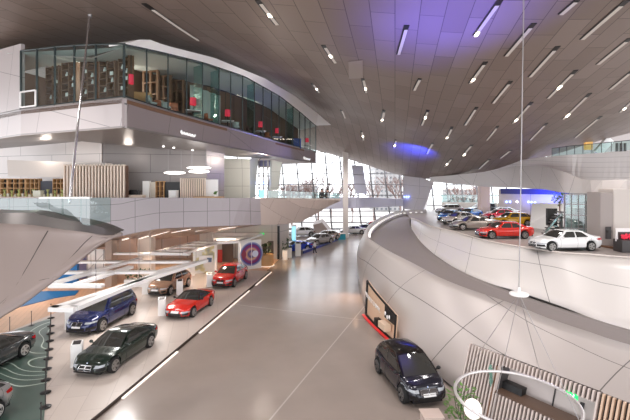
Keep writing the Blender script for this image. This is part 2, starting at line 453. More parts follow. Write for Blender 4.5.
for zn, lst in zones.items():
    lst.sort(key=lambda s: (s[1]+s[3]))
    for k, (u1, v1, u2, v2, lit) in enumerate(lst):
        a, c = ray_ceil(u1, v1), ray_ceil(u2, v2)
        if a is None or c is None: continue
        a2, c2 = a, c
        w = 0.20 if a.y < 45 else 0.28
        sp = []
        for i in range(9):
            p = a2.lerp(c2, i/8); p.z = zc(p.x, p.y); sp.append(p)
        e = empty('ceiling_light', sp[0]); d = (c2-a2).normalized(); sd = d.cross(Vector((0, 0, 1))).normalized()
        def ribbon(off, wid, dn, th, i0=0, i1=8):
            m = MB(); r0 = []; r1 = []; r2 = []; r3 = []
            for p in sp[i0:i1+1]:
                q = p+sd*off; r0.append(q-sd*wid/2+Vector((0, 0, -dn))); r1.append(q+sd*wid/2+Vector((0, 0, -dn)))
                r2.append(q+sd*wid/2+Vector((0, 0, -dn+th))); r3.append(q-sd*wid/2+Vector((0, 0, -dn+th)))
            m.grid([r0, r1, r2, r3, r0]); m.poly([r0[0], r1[0], r2[0], r3[0]]); m.poly([r0[-1], r1[-1], r2[-1], r3[-1]])
            return m
        ribbon(0, w*1.35, .03, .08).build('housing', M_dark, e)
        ribbon(-.03, w*.85, .05, .05, 0, 7).build('diffuser', M_diff, e)
        what = 'unlit pale diffuser'
        if lit is not None:
            i = int(lit*7); what = 'one bright lamp'
            i1 = min(8, i+1)
            ribbon(-.03, w*.7, .08, .04, i, i1).build('lamp', M_lamp, e)
            slot_spots.append(sp[i])
        if len(lst) == 1: lb = 'long slim slot light in the ceiling above the restaurant glass, %s' % what
        else: lb = 'slim slot light with %s, %s from top in %s ceiling' % (what, ordinal[k], zn)
        tag(e, lb, 'ceiling light', 'slot lights in the dark ceiling')
# pale service panel in the ceiling
q = [ray_ceil(348.5, 61), ray_ceil(362.5, 59.5), ray_ceil(363, 77.5), ray_ceil(349, 78)]
mb = MB(); dn = Vector((0, 0, -.03)); mb.grid([[q[0]+dn, q[1]+dn], [q[3]+dn, q[2]+dn]])
tag(mb.build('ceiling_panel', mat('pale_panel', srgb(165, 152, 145), .5, .3), solid=.03), 'paler square panel in the middle of the dark ceiling', 'panel')

# ------------------------------------------------------------------ restaurant volume (upper left)
SILL, BOT = 13.0, 11.5
def onz(u, v, z): return G(u, v, z)
right_px = [(124.5, 98), (142, 103.6), (160, 109), (206, 122), (251.7, 134.5), (285, 144.5), (316, 152)]
RP = [onz(u, v, SILL) for u, v in right_px]
RL = catmull(RP, 40)
top_px = [(124.5, 44), (160, 51.7), (202, 62), (244, 76), (279.7, 96), (300, 112), (315.4, 125.5)]
fas_px = [(124.5, 42.5), (142, 38.5), (160, 45.3), (211, 58), (262, 78.4), (292.5, 96), (313, 111.5), (330, 124)]
def ucol(p): return 315+p.x*F/p.y
def zat(p, v): return EYE-(v-HZ)*p.y/F
def topz(p): return zat(p, interp(ucol(p), top_px))
def fasz(p): return zat(p, interp(ucol(p), fas_px))
corner = RP[0]; LE = onz(21, 110, SILL); LE2 = Vector((-24.5, 28.0, SILL))
inward_r = Vector((-.96, .28, 0)); 
# lower band
mb = MB()
bandline = [LE2, LE, corner]+RL[1:]
mb.strip([[Vector((p.x, p.y, BOT)) for p in bandline[:3]], [Vector((p.x, p.y, SILL)) for p in bandline[:3]]])
struct(mb.build('wall_restaurant_left', M_band, solid=-.15), 'white panel band under the left restaurant windows', 'wall')
mb = MB(); mb.strip([[Vector((p.x, p.y, BOT)) for p in RL], [Vector((p.x, p.y, SILL)) for p in RL]])
struct(mb.build('wall_restaurant_right', mat_panel('band_panel_grey', srgb(146, 134, 134), 3.6, 4.0, 0.4, 0.15, 0.012, 0.01, None, 0.0, 0.25), solid=.15), 'grey panel band under the long restaurant glass front', 'wall')
# ledge line at sill
mb = MB(); mb.tube([p+Vector((0, 0, .02)) for p in [LE2, LE, corner]+RL[1:]], .07, 6)
struct(mb.build('trim_1', M_grey), 'thin metal sill under the restaurant glass', 'trim')
# end cap
rend = RL[-1]
mb = MB(); mb.prism([(rend.x, rend.y), (rend.x-9, rend.y+5), (rend.x-9.3, rend.y+4.8), (rend.x-.3, rend.y-.1)], BOT, SILL)
struct(mb.build('wall_restaurant_end', M_band), 'short end wall of the restaurant block', 'wall')
# left white wall beyond the glass
mb = MB(); mb.strip([[Vector((LE2.x, LE2.y, SILL)), Vector((LE.x, LE.y, SILL))], [Vector((LE2.x, LE2.y, 17.4)), Vector((LE.x, LE.y, 16.9))]])
struct(mb.build('wall_left', M_band, solid=-.2), 'white panelled wall at the far left beside the bookcase windows', 'wall')
# floor slab + interior
IN = [corner]+[RL[i] for i in (8, 16, 24, 32, 39)]
IN = IN+[rend+Vector((-9, 5, 0)), Vector((-20, 42, 0)), Vector((-24.5, 28, 0)), LE]
mb = MB(); mb.prism([(p.x, p.y) for p in IN], SILL-.25, SILL-.05)
struct(mb.build('floor_restaurant', M_brownwood), 'dark wooden restaurant floor', 'floor')
mb = MB(); mb.prism([(p.x*1.0-(.25 if p.x < 9 else 0), p.y+.12) for p in IN], 15.75, 15.9)
MI = mat('restaurant_ceiling', srgb(205, 208, 205), .6)
# interior back walls
mb = MB()
bw = [rend+Vector((-9, 5, 0)), Vector((-20, 42, 0)), Vector((-24.5, 28, 0))]
mb.strip([[Vector((p.x, p.y, SILL)) for p in bw], [Vector((p.x, p.y, 17.6)) for p in bw]])
struct(mb.build('wall_restaurant_back', mat('restaurant_back', srgb(120, 98, 82), .6)), 'dark brown back wall inside the restaurant', 'wall')
# sloping inner ceiling of the restaurant (follows glass height)
inn = []
for p in RL[::3]: inn.append([Vector((p.x-.1, p.y+.05, topz(p)-.15)), Vector((p.x-2.0, p.y+.6, topz(p)-.5)), Vector((p.x-9, p.y+4, 16.6))])
mb = MB(); mb.grid([[r[i] for r in inn] for i in range(3)])
mb.poly([LE+Vector((0, .1, 3.4)), corner+Vector((0, .1, 2.6)), inn[0][2], Vector((-24, 30, 16.6))])
struct(mb.build('ceiling_restaurant', MI), 'pale inner ceiling of the restaurant', 'ceiling')
# white fascia
mb = MB(); r0, r1, r2, r3 = [], [], [], []
for p in RL:
    o = Vector((.25, -.05, 0))
    zt, zf = topz(p), max(fasz(p), topz(p)+.05)
    r0.append(Vector((p.x, p.y, zt))+o*.2); r1.append(Vector((p.x, p.y, zf))+o)
    r2.append(Vector((p.x-1.0, p.y+.4, zf+.02))); r3.append(Vector((p.x-1.0, p.y+.4, zt)))
mb.strip([r0, r1, r2, r3, r0])
mb.poly([r0[0], r1[0], r2[0], r3[0]]); mb.poly([r0[-1], r1[-1], r2[-1], r3[-1]])
# pointed end
tip = W(331, 125, 55)
mb.poly([r1[-1], tip, r0[-1]]); mb.poly([r2[-1], tip, r3[-1]]); mb.poly([r1[-1], tip, r2[-1]])
struct(mb.build('trim_2', M_white, smooth=False), 'white curved roof edge above the restaurant glass', 'trim')
# roof over restaurant (hidden top)
# glass fronts
def at_u(u):                              # point of the right sill line seen in column u
    best = None
    for a, c in zip(RL, RL[1:]):
        ua, uc = ucol(a), ucol(c)
        if ua <= u <= uc: return a.lerp(c, (u-ua)/(uc-ua))
    return RL[-1] if u > 300 else RL[0]
w1 = empty('window_1', corner); struct(w1, 'long glass front of the restaurant with slim mullions', 'window')
mus = [124.6, 146.7, 168, 186.7, 202.5, 219, 230.7, 242.5, 254.3, 263, 271.5, 279, 286, 293, 299.5, 305, 310, 315.8]
mb = MB(); r0 = []; r1 = []
for p in RL: r0.append(p+Vector((0, 0, .05))); r1.append(Vector((p.x, p.y, topz(p))))
mb.grid([r0, r1]); mb.build('glass', M_gl_rest, w1)
for i, u in enumerate(mus):
    p = at_u(u); m = MB(); m.box((p.x, p.y, (SILL+topz(p))/2), (.07, .16 if i else .12, topz(p)-SILL), .3)
    m.build('mullion', M_frost, w1)
mb = MB(); mb.tube([Vector((p.x, p.y, topz(p))) for p in RL], .06, 6); mb.tube([p+Vector((0, 0, .1)) for p in RL], .05, 6); mb.build('rail', M_frost, w1)
# fins of glass behind mullions
for i, u in enumerate((202.5, 219, 254.3, 293)):
    p = at_u(u); m = MB(); m.box((p.x-.35, p.y+.15, (SILL+topz(p))/2), (.7, .05, topz(p)-SILL-.1), -.3); m.build('glass_fin', M_gl_teal, w1)
w2 = empty('window_2', LE); struct(w2, 'glass front with bookcases behind at upper left', 'window')
def left_pt(u):
    # intersection of column u with line LE-corner
    k = (u-315)/F; d = corner-LE
    t = (k*LE.y-LE.x)/(d.x-k*d.y); return LE+d*t
ltop = [(20, 51), (60, 46.5), (90, 44.5), (125, 44)]
def ltopz(p): return zat(p, interp(ucol(p), ltop))
mb = MB(); ps = [left_pt(u) for u in (21, 40, 60, 80, 100, 124.2)]
mb.grid([[p+Vector((0, 0, .05)) for p in ps], [Vector((p.x, p.y, ltopz(p))) for p in ps]]); mb.build('glass', M_gl_rest, w2)
for u in (21, 37, 55, 74.5, 95.8, 123.8):
    p = left_pt(u); m = MB(); m.box((p.x, p.y, (SILL+ltopz(p))/2), (.09, .14, ltopz(p)-SILL), .35); m.build('mullion', M_frost, w2)
mb = MB(); mb.tube([Vector((p.x, p.y, ltopz(p))) for p in ps], .05, 6); mb.tube([p+Vector((0, 0, .08)) for p in ps], .05, 6); mb.build('rail', M_frost, w2)
# small vent frame
a, c = left_pt(21.5), left_pt(36.6); m = MB(); off = Vector((.03, -.12, 0)); z1, z2 = .12, 1.0
q = [a+off+Vector((0, 0, z1)), c+off+Vector((0, 0, z1)), c+off+Vector((0, 0, z2)), a+off+Vector((0, 0, z2))]
for i in range(4): m.bar(q[i], q[(i+1) % 4], .08, .08)
m.build('vent_frame', M_white, w2)

# bookcases behind the left glass
bdir = (corner-LE).normalized(); bn = Vector((-bdir.y, bdir.x, 0))
bh = mat('book_brown', srgb(125, 92, 72), .6); 
def bookcase(u1, u2, label, h):
    p1, p2 = left_pt(u1)+bn*1.3, left_pt(u2)+bn*1.3
    p1.z = p2.z = SILL-.05
    e = empty('bookcase', (p1+p2)/2); d = (p2-p1)
    m = MB(); m.bar(p1+bn*.42+Vector((0, 0, h/2)), p2+bn*.42+Vector((0, 0, h/2)), .04, h); m.build('back_panel', mat('shelf_back_brown', srgb(112, 86, 70), .6), e)  # back panel in one plain brown
    for k in range(3):
        q = p1.lerp(p2, k/2); m = MB(); m.bar(q+bn*.02+Vector((0, 0, h/2)), q+bn*.40+Vector((0, 0, h/2)), .06, h); m.build('upright', M_brownwood, e)
    for k in range(8):
        for j in range(2):
            zz = .12+(h-.2)*k/7+(.12 if j else 0)*(0 < k < 7)
            m = MB(); m.bar(p1.lerp(p2, j/2)+bn*.2+Vector((0, 0, zz)), p1.lerp(p2, (j+1)/2)+bn*.2+Vector((0, 0, zz)), .38, .05); m.build('shelf', M_brownwood, e)
    tag(e, label, 'bookcase', 'tall bookcases behind the left glass')
    return p1, p2, h
M_vase = mat('white_china', srgb(225, 225, 222), .3)
bc = [bookcase(23, 35.5, 'tall brown bookcase behind the window pane with the small vent frame', 2.9), bookcase(39, 53, 'tall brown bookcase behind the second window pane from the left', 3.0),
      bookcase(58, 72.5, 'tall brown bookcase behind the third window pane from the left', 3.0), bookcase(77.5, 93, 'tall brown bookcase behind the fourth pane, crossed by the leaning rod', 2.9),
      bookcase(97, 107, 'tall brown bookcase behind the widest pane beside the corner', 2.9)]
names = ['in the bookcase behind the vent pane', 'in the second bookcase from the left', 'in the third bookcase from the left', 'in the bookcase crossed by the rod', 'in the bookcase beside the corner']
for bi, (p1, p2, h) in enumerate(bc):
    for j, (kk, fr) in enumerate(((2, .28), (4, .72), (5, .25), (3, .75))):
        if bi == 0 and j > 1: continue
        zz = .12+(h-.2)*kk/7+(.12 if fr > .5 else 0)+.025
        q = p1.lerp(p2, fr)+bn*.16+Vector((0, 0, zz))
        if (bi+j) % 3 == 1:
            m = MB()
            for t in range(5): m.bar(q+bdir*(t*.05-.1), q+bdir*(t*.05-.1)+Vector((0, 0, .22+.02*(t % 2))), .04, .16)
            o = m.build('book_row', [M_vase])
            tag(o, 'row of pale books standing on the %s shelf %s' % (['lower', 'upper middle', 'upper', 'middle'][j], names[bi]), 'books', 'books in the bookcases', 'stuff')
        else:
            m = MB(); m.lathe([(.0, 0), (.07, 0), (.1, .1), (.06, .2), (.045, .26), (.06, .28)], q, 12)
            o = m.build('vase', M_vase, smooth=True); tag(o, 'small white vase on the %s shelf %s' % (['lower', 'upper middle', 'upper', 'middle'][j], names[bi]), 'vase', 'vases in the bookcases')

# dark partition wall inside, with the restaurant's wooden panels
def deep(u, ins, v):
    p = at_u(u); k_ = 1+ins/math.hypot(p.x, p.y); q = Vector((p.x*k_, p.y*k_, 0)); q.z = zat(q, v); return q
ln = [(128, 64), (146, 69), (160, 73), (182, 80), (206, 86), (225, 92), (244, 99), (262, 106), (280, 115), (298, 125)]
mb = MB(); tt_ = [deep(u, 6.2, v) for u, v in ln]; mb.strip([[Vector((p.x, p.y, SILL-.05)) for p in tt_], tt_])
struct(mb.build('wall_restaurant_inner', mat_panel('restaurant_brown_panel', srgb(104, 78, 62), 1.4, 5, .6, 0, .05, .25, srgb(50, 36, 30)), solid=.1), 'dark brown panelled inner wall of the restaurant', 'wall')
mb = MB(); mb.tube([p+Vector((0, 0, .05)) for p in tt_], .07, 6); struct(mb.build('trim_7', M_dark), 'dark rail along the top of the inner restaurant wall', 'trim')
# restaurant furniture behind the long glass
def rest_pt(u, inset): 
    p = at_u(u); k_ = 1+inset*1.15/math.hypot(p.x, p.y); return Vector((p.x*k_, p.y*k_, SILL-.05))
def divider(u, inset, label):
    p = rest_pt(u, inset); e = empty('shelf_divider', p)
    d = Vector((.88, -.25, 0))
    for k in (-.6, 0, .6): MB().bar(p+d*k, p+d*k+Vector((0, 0, 3.3)), .14, .3).build('upright', M_brownwood, e)
    for z in (.1, .9, 1.7, 2.5, 3.25): MB().bar(p-d*.6+Vector((0, 0, z)), p+d*.6+Vector((0, 0, z)), .3, .07).build('shelf', M_brownwood, e)
    tag(e, label, 'shelf')
divider(151, 4.2, 'open wooden shelf divider left of two others inside the restaurant')
divider(164, 4.2, 'open wooden shelf divider in the middle of three inside the restaurant')
divider(177, 4.2, 'open wooden shelf divider right of two others inside the restaurant')
p = rest_pt(138, 2.4); mb = MB(); mb.box(p+Vector((0, .4, .55)), (1.2, 1.1, 1.1), .3)
mb.box(p+Vector((0, .4, 1.12)), (1.3, 1.2, .06), .3)
tag(mb.build('reception_desk', M_wood), 'light wooden reception desk behind the glass just right of the corner', 'desk')
for u, lb in ((192, 'beside the red lamp'), (206, 'between the two teal glass fins')):
    p = rest_pt(u+4, 3.2); mb = MB()
    rws = [[p+Vector((.3*math.sin(k*1.1)*.3+.30*k/6*1.2-.6*.3, -.9+1.8*k/12, z)) for k in range(13)] for z in (.05, 3.0)]
    mb.grid(rws); tag(mb.build('curtain', mat('pale_curtain', srgb(198, 206, 198), .7), smooth=True, solid=.03), 'pale screen curtain inside the restaurant %s' % lb, 'curtain')
def red_lamp(u, label, inset=1.0, big=1.0, hang=False):
    p = rest_pt(u, inset); e = empty('table_lamp' if not hang else 'hanging_lamp', p)
    if hang:
        MB().lathe([(.13, 1.2), (.13, 1.72), (.115, 1.72), (.115, 1.2)], p, 20).build('lamp_shade', M_red, e, smooth=True)
        MB().tube([p+Vector((0, 0, 1.7)), p+Vector((0, 0, 3.1))], .02, 6).build('cord', M_dark, e)
    else:
        zt = .75
        MB().lathe([(0, zt), (.12*big, zt), (.12*big, zt+.03), (.025, zt+.05), (.02, zt+.55*big), (0, zt+.55*big)], p, 14).build('stand', M_dark, e, smooth=True)
        MB().lathe([(.22*big, zt+.4*big), (.2*big, zt+.9*big), (.18*big, zt+.9*big), (.2*big, zt+.4*big)], p, 20).build('lamp_shade', M_red, e, smooth=True)
    tag(e, label, 'lamp', 'red shaded restaurant lamps')
    return p
red_lamp(131, 'red drum lamp hanging behind the glass right beside the corner', 1.2, 1, True)
def table(u, label, inset=1.0):
    p = rest_pt(u, inset); e = empty('dining_table', p)
    MB().box(p+Vector((0, 0, .72)), (.95, .95, .05), .3).build('tabletop', M_cloth_white, e)
    MB().lathe([(0, 0), (.25, 0), (.25, .03), (.05, .06), (.05, .7), (0, .7)], p, 12).build('pedestal', M_dark, e)
    tag(e, label, 'table', 'restaurant tables')
def chair(u, inset, col, label, rz):
    p = rest_pt(u, inset); e = empty('dining_chair', p, rz)
    MB().box((0, 0, .44), (.48, .48, .1)).build('seat', col, e, False)
    m = MB(); rr = [[(.24*math.cos(t)*1.05, .24*math.sin(t)*1.05, z) for t in [PI*.25+PI*1.5*k/12*.66 for k in range(13)]] for z in (.49, .85)]
    m.grid(rr); m.build('backrest', col, e, False, smooth=True, solid=.05)
    for sx in (-.2, .2):
        for sy in (-.2, .2): MB().box((sx, sy, .2), (.04, .04, .4)).build('leg', M_dark, e, False)
    tag(e, label, 'chair', 'restaurant chairs')
M_chr = mat('terracotta_leather', srgb(175, 105, 75), .5); M_chw = mat('grey_leather', srgb(170, 178, 175), .5); M_chd = mat('dark_leather', srgb(70, 45, 40), .5)
for u, lb in ((193, 'red table lamp left of the other table lamps, before the pale curtain'), (227.5, 'second red table lamp from the left, right of the pale curtain'), (260.5, 'third red table lamp from the left behind the glass'), (277, 'fourth red table lamp from the left behind the glass'), (307, 'small red table lamp at the far right end of the restaurant')):
    red_lamp(u, lb); table(u, 'white clothed table carrying the '+lb.replace('red table lamp', 'lamp').split(',')[0].replace('small red', 'small'))
for u, ins, c_, lb, rz in ((151, 1.0, M_chw, 'grey tub chair near the reception desk', 1), (158.5, 1.6, M_chr, 'terracotta tub chair between the desk and the shelf dividers', 2), (166, 1.0, M_chw, 'pale tub chair below the shelf dividers', .5), (173, 1.1, M_chr, 'terracotta tub chair below the rightmost shelf divider', 2.6),
                   (189, 2.0, M_chd, 'dark chair left of the leftmost red table lamp', 0), (208, 1.0, M_chr, 'terracotta chair in front of the right pale curtain', 1), (236, 1.0, M_chw, 'pale chair right of the second red table lamp', 2), (249, 1.0, M_chd, 'dark chair between the second and third red table lamps', 1), (268, 1.0, M_chr, 'terracotta chair between the third and fourth red table lamps', 1.4)):
    chair(u, ins, c_, lb, rz)
mb = MB(); p = rest_pt(296, 1.2); mb.box(p+Vector((0, 0, .6)), (1.0, .9, 1.2), .3); tag(mb.build('blue_cabinet', mat('deep_blue', srgb(30, 60, 140), .5)), 'blue cabinet near the right end of the restaurant', 'cabinet')
# script lettering (illegible white word) on the band
def script(p_list, seed, name, label, r):
    rnd = random.Random(seed); m = MB(); pts = []
    a, c = p_list; n = 46
    for i in range(n):
        t = i/(n-1); ph = t*2*PI*5.5
        h = (0.30 if t > .12 else .45)*(a-c).length*.11
        pts.append(a.lerp(c, t)+Vector((0, 0, math.sin(ph)*h+.02))+(c-a).normalized()*math.cos(ph)*h*.9)
    m.tube(pts, r, 6); o = m.build(name, mat('lit_letter', srgb(235, 232, 230), .5, emit=(1, 1, 1, 1), es=.35)); tag(o, label, 'lettering'); return o
# ring-wise position on the band surface, slightly proud
def band_pt(u, z):
    p = at_u(u); return Vector((p.x+.22, p.y-.08, z))
script([band_pt(177.5, 11.85), band_pt(192.5, 11.8)], 1, 'script_lettering', 'white looping script lettering on the grey restaurant band left of centre', .07)
script([band_pt(302, 11.85), band_pt(308.5, 11.8)], 2, 'script_lettering', 'small white script lettering at the right tip of the restaurant band', .09)

# ------------------------------------------------------------------ soffit under the restaurant and gallery on the bridge
GF = 6.6
mb = MB()
back = [Vector((-26, 33, 11.6)), Vector((-16.9, 32, 12.25)), W(160, 149, 33), W(235, 157, 40), W(300, 160, 60)]
front = [LE2, LE, corner, RL[16], RL[39]]
front = [Vector((p.x, p.y, BOT)) for p in front]
mb.grid([front, back]); struct(mb.build('ceiling_soffit', M_soffit, solid=.1), 'satin metal underside of the restaurant above the bridge gallery', 'ceiling')
gl = [Vector((-30, 36, 0)), Vector((-16.9, 32, 0)), Vector((-9.2, 33.6, 0)), Vector((-8.45, 36.4, 0)), Vector((-10.6, 44, 0))]
def galwall(pp, m_, lb, z_first=12.35):
    mb = MB(); mb.strip([[Vector((p.x, p.y, GF)) for p in pp], [Vector((p.x, p.y, z_first if i == 0 else 12.35)) for i, p in enumerate(pp)]])
    struct(mb.build('wall_gallery', m_, solid=.2), lb, 'wall')
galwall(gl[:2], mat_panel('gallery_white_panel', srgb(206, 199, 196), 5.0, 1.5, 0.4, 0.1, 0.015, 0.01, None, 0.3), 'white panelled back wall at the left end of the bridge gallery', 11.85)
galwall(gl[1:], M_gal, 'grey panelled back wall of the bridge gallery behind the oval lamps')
bl = catmull([(-40, 27.0, 0), (-24, 27.2, 0), (-14, 27.6, 0), (-8, 28.6, 0), (-4.2, 30.8, 0), (-.6, 33.6, 0), (2.3, 36.0, 0)], 60)
pt_px = [(-300, 197.8), (0, 197.6), (200, 197.8), (280, 198.5), (312, 199.5), (340, 200.5)]
pb_px = [(-300, 246), (0, 240), (118, 237), (135, 233), (160, 228.5), (200, 227), (255, 225), (280, 224.5), (300, 222), (318, 213), (330, 205.5), (340, 201.5)]
rt = []; rb = []
for p in bl:
    u = ucol(p); rt.append(Vector((p.x, p.y, zat(p, interp(u, pt_px))))); rb.append(Vector((p.x, p.y+1.2*max(0, min(1, (u-230)/60)), 0)))
    q = rb[-1]; rb[-1] = Vector((q.x*q.y/p.y if False else q.x, q.y, zat(q, interp(u, pb_px))))
mb = MB(); 
iS = next(i for i, p in enumerate(bl) if ucol(p) > 252)
mb.strip([rb[:iS+1], rt[:iS+1]]); struct(mb.build('bridge_parapet', M_bridge, solid=-.2), 'long lilac grey panelled bridge parapet across the hall', 'bridge')
M_tip = mat_panel('bronze_facets', srgb(186, 170, 162), 2.6, 1.6, 0.4, 0.2, 0.008, 0.14, None, .5, .5)
mb = MB(); mb.strip([rb[iS:], rt[iS:]]); struct(mb.build('bridge_tip', M_tip, solid=-.2), 'pointed bronze grey faceted tip of the bridge', 'bridge')
fl = [(p.x, p.y+.25+1.4*max(0, min(1, (ucol(p)-215)/60))) for p in bl if -34 < p.x < .6]+[(1.0, 40), (-2, 48), (-12, 47), (-34, 40)]
mb = MB(); mb.prism(fl, GF-.3, GF); struct(mb.build('bridge_floor', mat('gallery_floor', srgb(170, 160, 152), .4)), 'gallery floor on the bridge', 'floor')
# sloping underside behind / below the bridge with light lines
mb = MB()
ut = [W(u, interp(u, pb_px)-3, 29.5+max(0, (u-150)*.03)) for u in (60, 110, 150, 190, 230, 262)]
ub = [W(u, v, 40) for u, v in ((60, 252), (110, 246.5), (150, 240.5), (190, 235.5), (230, 229.5), (262, 225))]
mb.strip([ub, ut]); M_under = mat_panel('brown_soffit', srgb(176, 156, 146), 2.6, 1.6, .45, .2, .02, .05, None, .3, .2)
struct(mb.build('ceiling_bridge', M_under, solid=.1), 'brownish sloping underside of the bridge with slot lights', 'ceiling')
for k, (u1, v1, u2, v2) in enumerate(((134, 240.5, 148, 236), (152, 236, 168, 231.5), (172, 232.5, 190, 229.3), (196, 231, 214, 228), (116, 242, 128, 238.5), (218, 229, 236, 226.8))):
    def on(u, v):
        tv = interp(u, [(60, 252), (110, 246.5), (150, 240.5), (190, 235.5), (230, 229.5), (262, 225)]); tt = interp(u, pb_px)-3
        f = (tv-v)/(tv-tt); Yt = 29.5+max(0, (u-150)*.03)
        # depth along the slope, then pull a little toward the viewer side of the slope
        z_b, z_t = zat(Vector((0, 40, 0)), tv), zat(Vector((0, Yt, 0)), tt); k_ = (v-HZ)/F
        s_ = (EYE-z_b-k_*40)/((z_t-z_b)+k_*(Yt-40)); Yq = 40+(Yt-40)*s_
        return W(u, v, Yq-.12)
    m = MB(); m.bar(on(u1, v1), on(u2, v2), .16, .08)
    tag(m.build('slot_lamp', mat('soft_slot', (1, 1, 1, 1), .5, emit=(1, .9, .8, 1), es=.75)), 'glowing slot lamp on the sloping bridge underside, %s from the left' % ['second', 'third', 'fourth', 'fifth', 'first', 'sixth'][k], 'lamp', 'slot lamps under the bridge')

# glass balustrade on the bridge tip
e = empty('glass_balustrade', W(300, 200, 36))
tb = [p for p in rt if ucol(p) > 268]
MB().grid([[p+Vector((-.1, .12, -.05)) for p in tb], [p+Vector((-.1, .12, .62)) for p in tb]]).build('glass', M_gl_teal, e)
m = MB(); m.tube([p+Vector((-.1, .12, .64)) for p in tb], .03, 6); m.build('handrail', M_chrome, e)
for p in tb[::3]: MB().bar(p+Vector((-.1, .16, -.05)), p+Vector((-.1, .16, .62)), .04, .04).build('post', M_grey, e)
tag(e, 'teal glass balustrade on the pointed tip of the bridge', 'balustrade')

# white faceted pillar, metal frame, leaning slab
def pier(name, pxs, Y, depth, m_, label):
    f = [W(u, v, Y) for u, v in pxs]; bk = [p+Vector((-.3, depth, 0)) for p in f]
    mb = MB(); mb.strip([[f[3], f[2]], [f[0], f[1]]]); mb.poly(bk); K = len(f)
    for i in range(K): mb.poly([f[i], f[(i+1) % K], bk[(i+1) % K], bk[i]])
    return struct(mb.build(name, m_), label, 'pillar')
M_pill = mat_panel('greenish_white_panel', srgb(206, 208, 200), 2.3, 1.9, .4, .05, .02, .01, srgb(150, 150, 145))
pier('pillar', [(220, 158), (250, 159), (250, 204), (222.5, 204)], 42.5, 1.2, M_pill, 'broad white faceted pillar carrying the restaurant')
mb = MB(); a0, a1, c0, c1 = W(250, 159, 42.5), W(250, 204, 42.5), W(258.5, 157, 46), W(254, 204, 45)
mb.grid([[a0, c0], [a1, c1]]); struct(mb.build('pillar_flank', mat('pillar_side', srgb(196, 202, 198), .4), solid=.1), 'narrow slanting side face of the broad white pillar', 'pillar')
pier('pillar', [(272, 160), (282, 162), (277, 204), (270, 204)], 47, .8, M_pill, 'narrow leaning white pillar right of the metal frame')
e = empty('metal_frame', W(265, 204, 48)+Vector((0, 0, 0)))
for u in (259, 263.5, 268): MB().bar(W(u, 204, 48), W(u, 160, 48), .14, .14).build('post', M_grey, e)
for v in (167, 176, 188): MB().bar(W(258, v, 48), W(271, v, 48), .12, .14).build('beam', M_grey, e)
MB().bar(W(258, 164, 49), W(271, 164, 49), .2, .9).build('blue_panel', mat('blue_grey', srgb(110, 112, 150), .4), e)
for u in (262, 265.5): MB().sphere(W(u, 183, 47.9), .16, 10, 6).build('lamp', M_blueglow, e)
for u, c_ in ((261.5, M_cyan), (268.6, M_white)): MB().bar(W(u, 190, 47.8), W(u, 203, 47.8), .5, .2).build('panel', c_, e)
tag(e, 'grey metal frame with small blue lamps beside the broad white pillar', 'frame')

# gallery furniture
def slat_screen(u1, u2, vt, Y, n, label, m_, dep, backm):
    p1, p2 = W(u1, 200, Y), W(u2, 200, Y); p1.z = p2.z = GF; zt = EYE-(vt-HZ)*Y/F
    e = empty('slatted_screen', (p1+p2)/2)
    m = MB()
    for i in range(n):
        q = p1.lerp(p2, i/(n-1)); m.bar(q, Vector((q.x, q.y, zt)), .085, .16, up=(0, 1, 0))
    m.build('slats', m_, e)
    MB().bar(p1+Vector((0, .12, zt-GF-.04)), p2+Vector((0, .12, zt-GF-.04)), .4, .08).build('top_rail', m_, e)
    MB().bar(p1+Vector((0, dep, (zt-GF)/2)), p2+Vector((0, dep, (zt-GF)/2)), .05, zt-GF-.1).build('back_panel', backm, e)
    tag(e, label, 'screen'); return e
slat_screen(64.5, 124, 164.5, 29.5, 20, 'wide pale wooden slatted screen on the bridge behind the leaning rod', M_palewood, .7, mat('screen_back', srgb(104, 78, 64), .6))
slat_screen(181, 205, 178, 31, 12, 'small pale wooden slatted screen on the bridge beside the white board', M_palewood, .3, mat('screen_back2', srgb(150, 118, 98), .6))
def bx(name, u1, u2, v1, v2, Y, dep, m_, label, cat, bot=None):
    a, c = W(u1, v1, Y), W(u2, v2, Y); zb = c.z if bot is None else bot
    mb = MB(); mb.box(((a.x+c.x)/2, Y+dep/2, (a.z+zb)/2), (abs(c.x-a.x), dep, a.z-zb)); o = mb.build(name, m_)
    return tag(o, label, cat)
bx('white_board', 205.5, 218, 179.5, 197, 31.2, .1, M_white, 'plain white board beside the small slatted screen', 'board', GF)
bx('black_partition', 164.5, 180, 182, 197, 31.4, .12, M_dark, 'black panel wall left of the small slatted screen', 'panel', GF)
bx('white_cube', 168.5, 176.5, 190.3, 198, 30.6, .5, M_white, 'white box counter in front of the black panel', 'counter', GF)
o = bx('side_counter', 193, 222, 196.6, 197.4, 29.6, .8, M_wood, 'light wooden counter top right of the small slatted screen', 'counter', GF)
bx('white_column', 142.5, 149, 181, 197, 31.3, .4, M_white, 'white narrow partition on the bridge left of the book shelf', 'partition', GF)
bx('glass_partition', 149.5, 155.5, 182, 197, 31.6, .1, mat('cream', srgb(222, 214, 200), .5), 'cream partition between the white partition and the book shelf', 'partition', GF)
e = empty('book_shelf', W(160, 197, 31.3)); e.location.z = GF
q1, q2 = W(156, 181.5, 31.3), W(164, 181.5, 31.3)
MB().bar(Vector((q1.x, 31.6, (GF+q1.z)/2)), Vector((q2.x, 31.6, (GF+q1.z)/2)), .05, q1.z-GF).build('back_panel', M_brownwood, e)
for k in range(3):
    x = lerp(q1.x, q2.x, k/2); MB().bar((x, 31.4, GF), (x, 31.4, q1.z), .04, .35, up=(0, 1, 0)).build('upright', M_wood, e)
for k in range(7):
    z = lerp(GF+.05, q1.z, k/6); MB().bar((q1.x, 31.4, z), (q2.x, 31.4, z), .35, .04).build('shelf', M_wood, e)
tag(e, 'small wooden book shelf left of the black panel', 'shelf')
e = empty('coffee_bar', W(134, 200, 30.5)); e.location.z = GF
a, c = W(126.5, 195, 30.5), W(142, 197, 30.5)
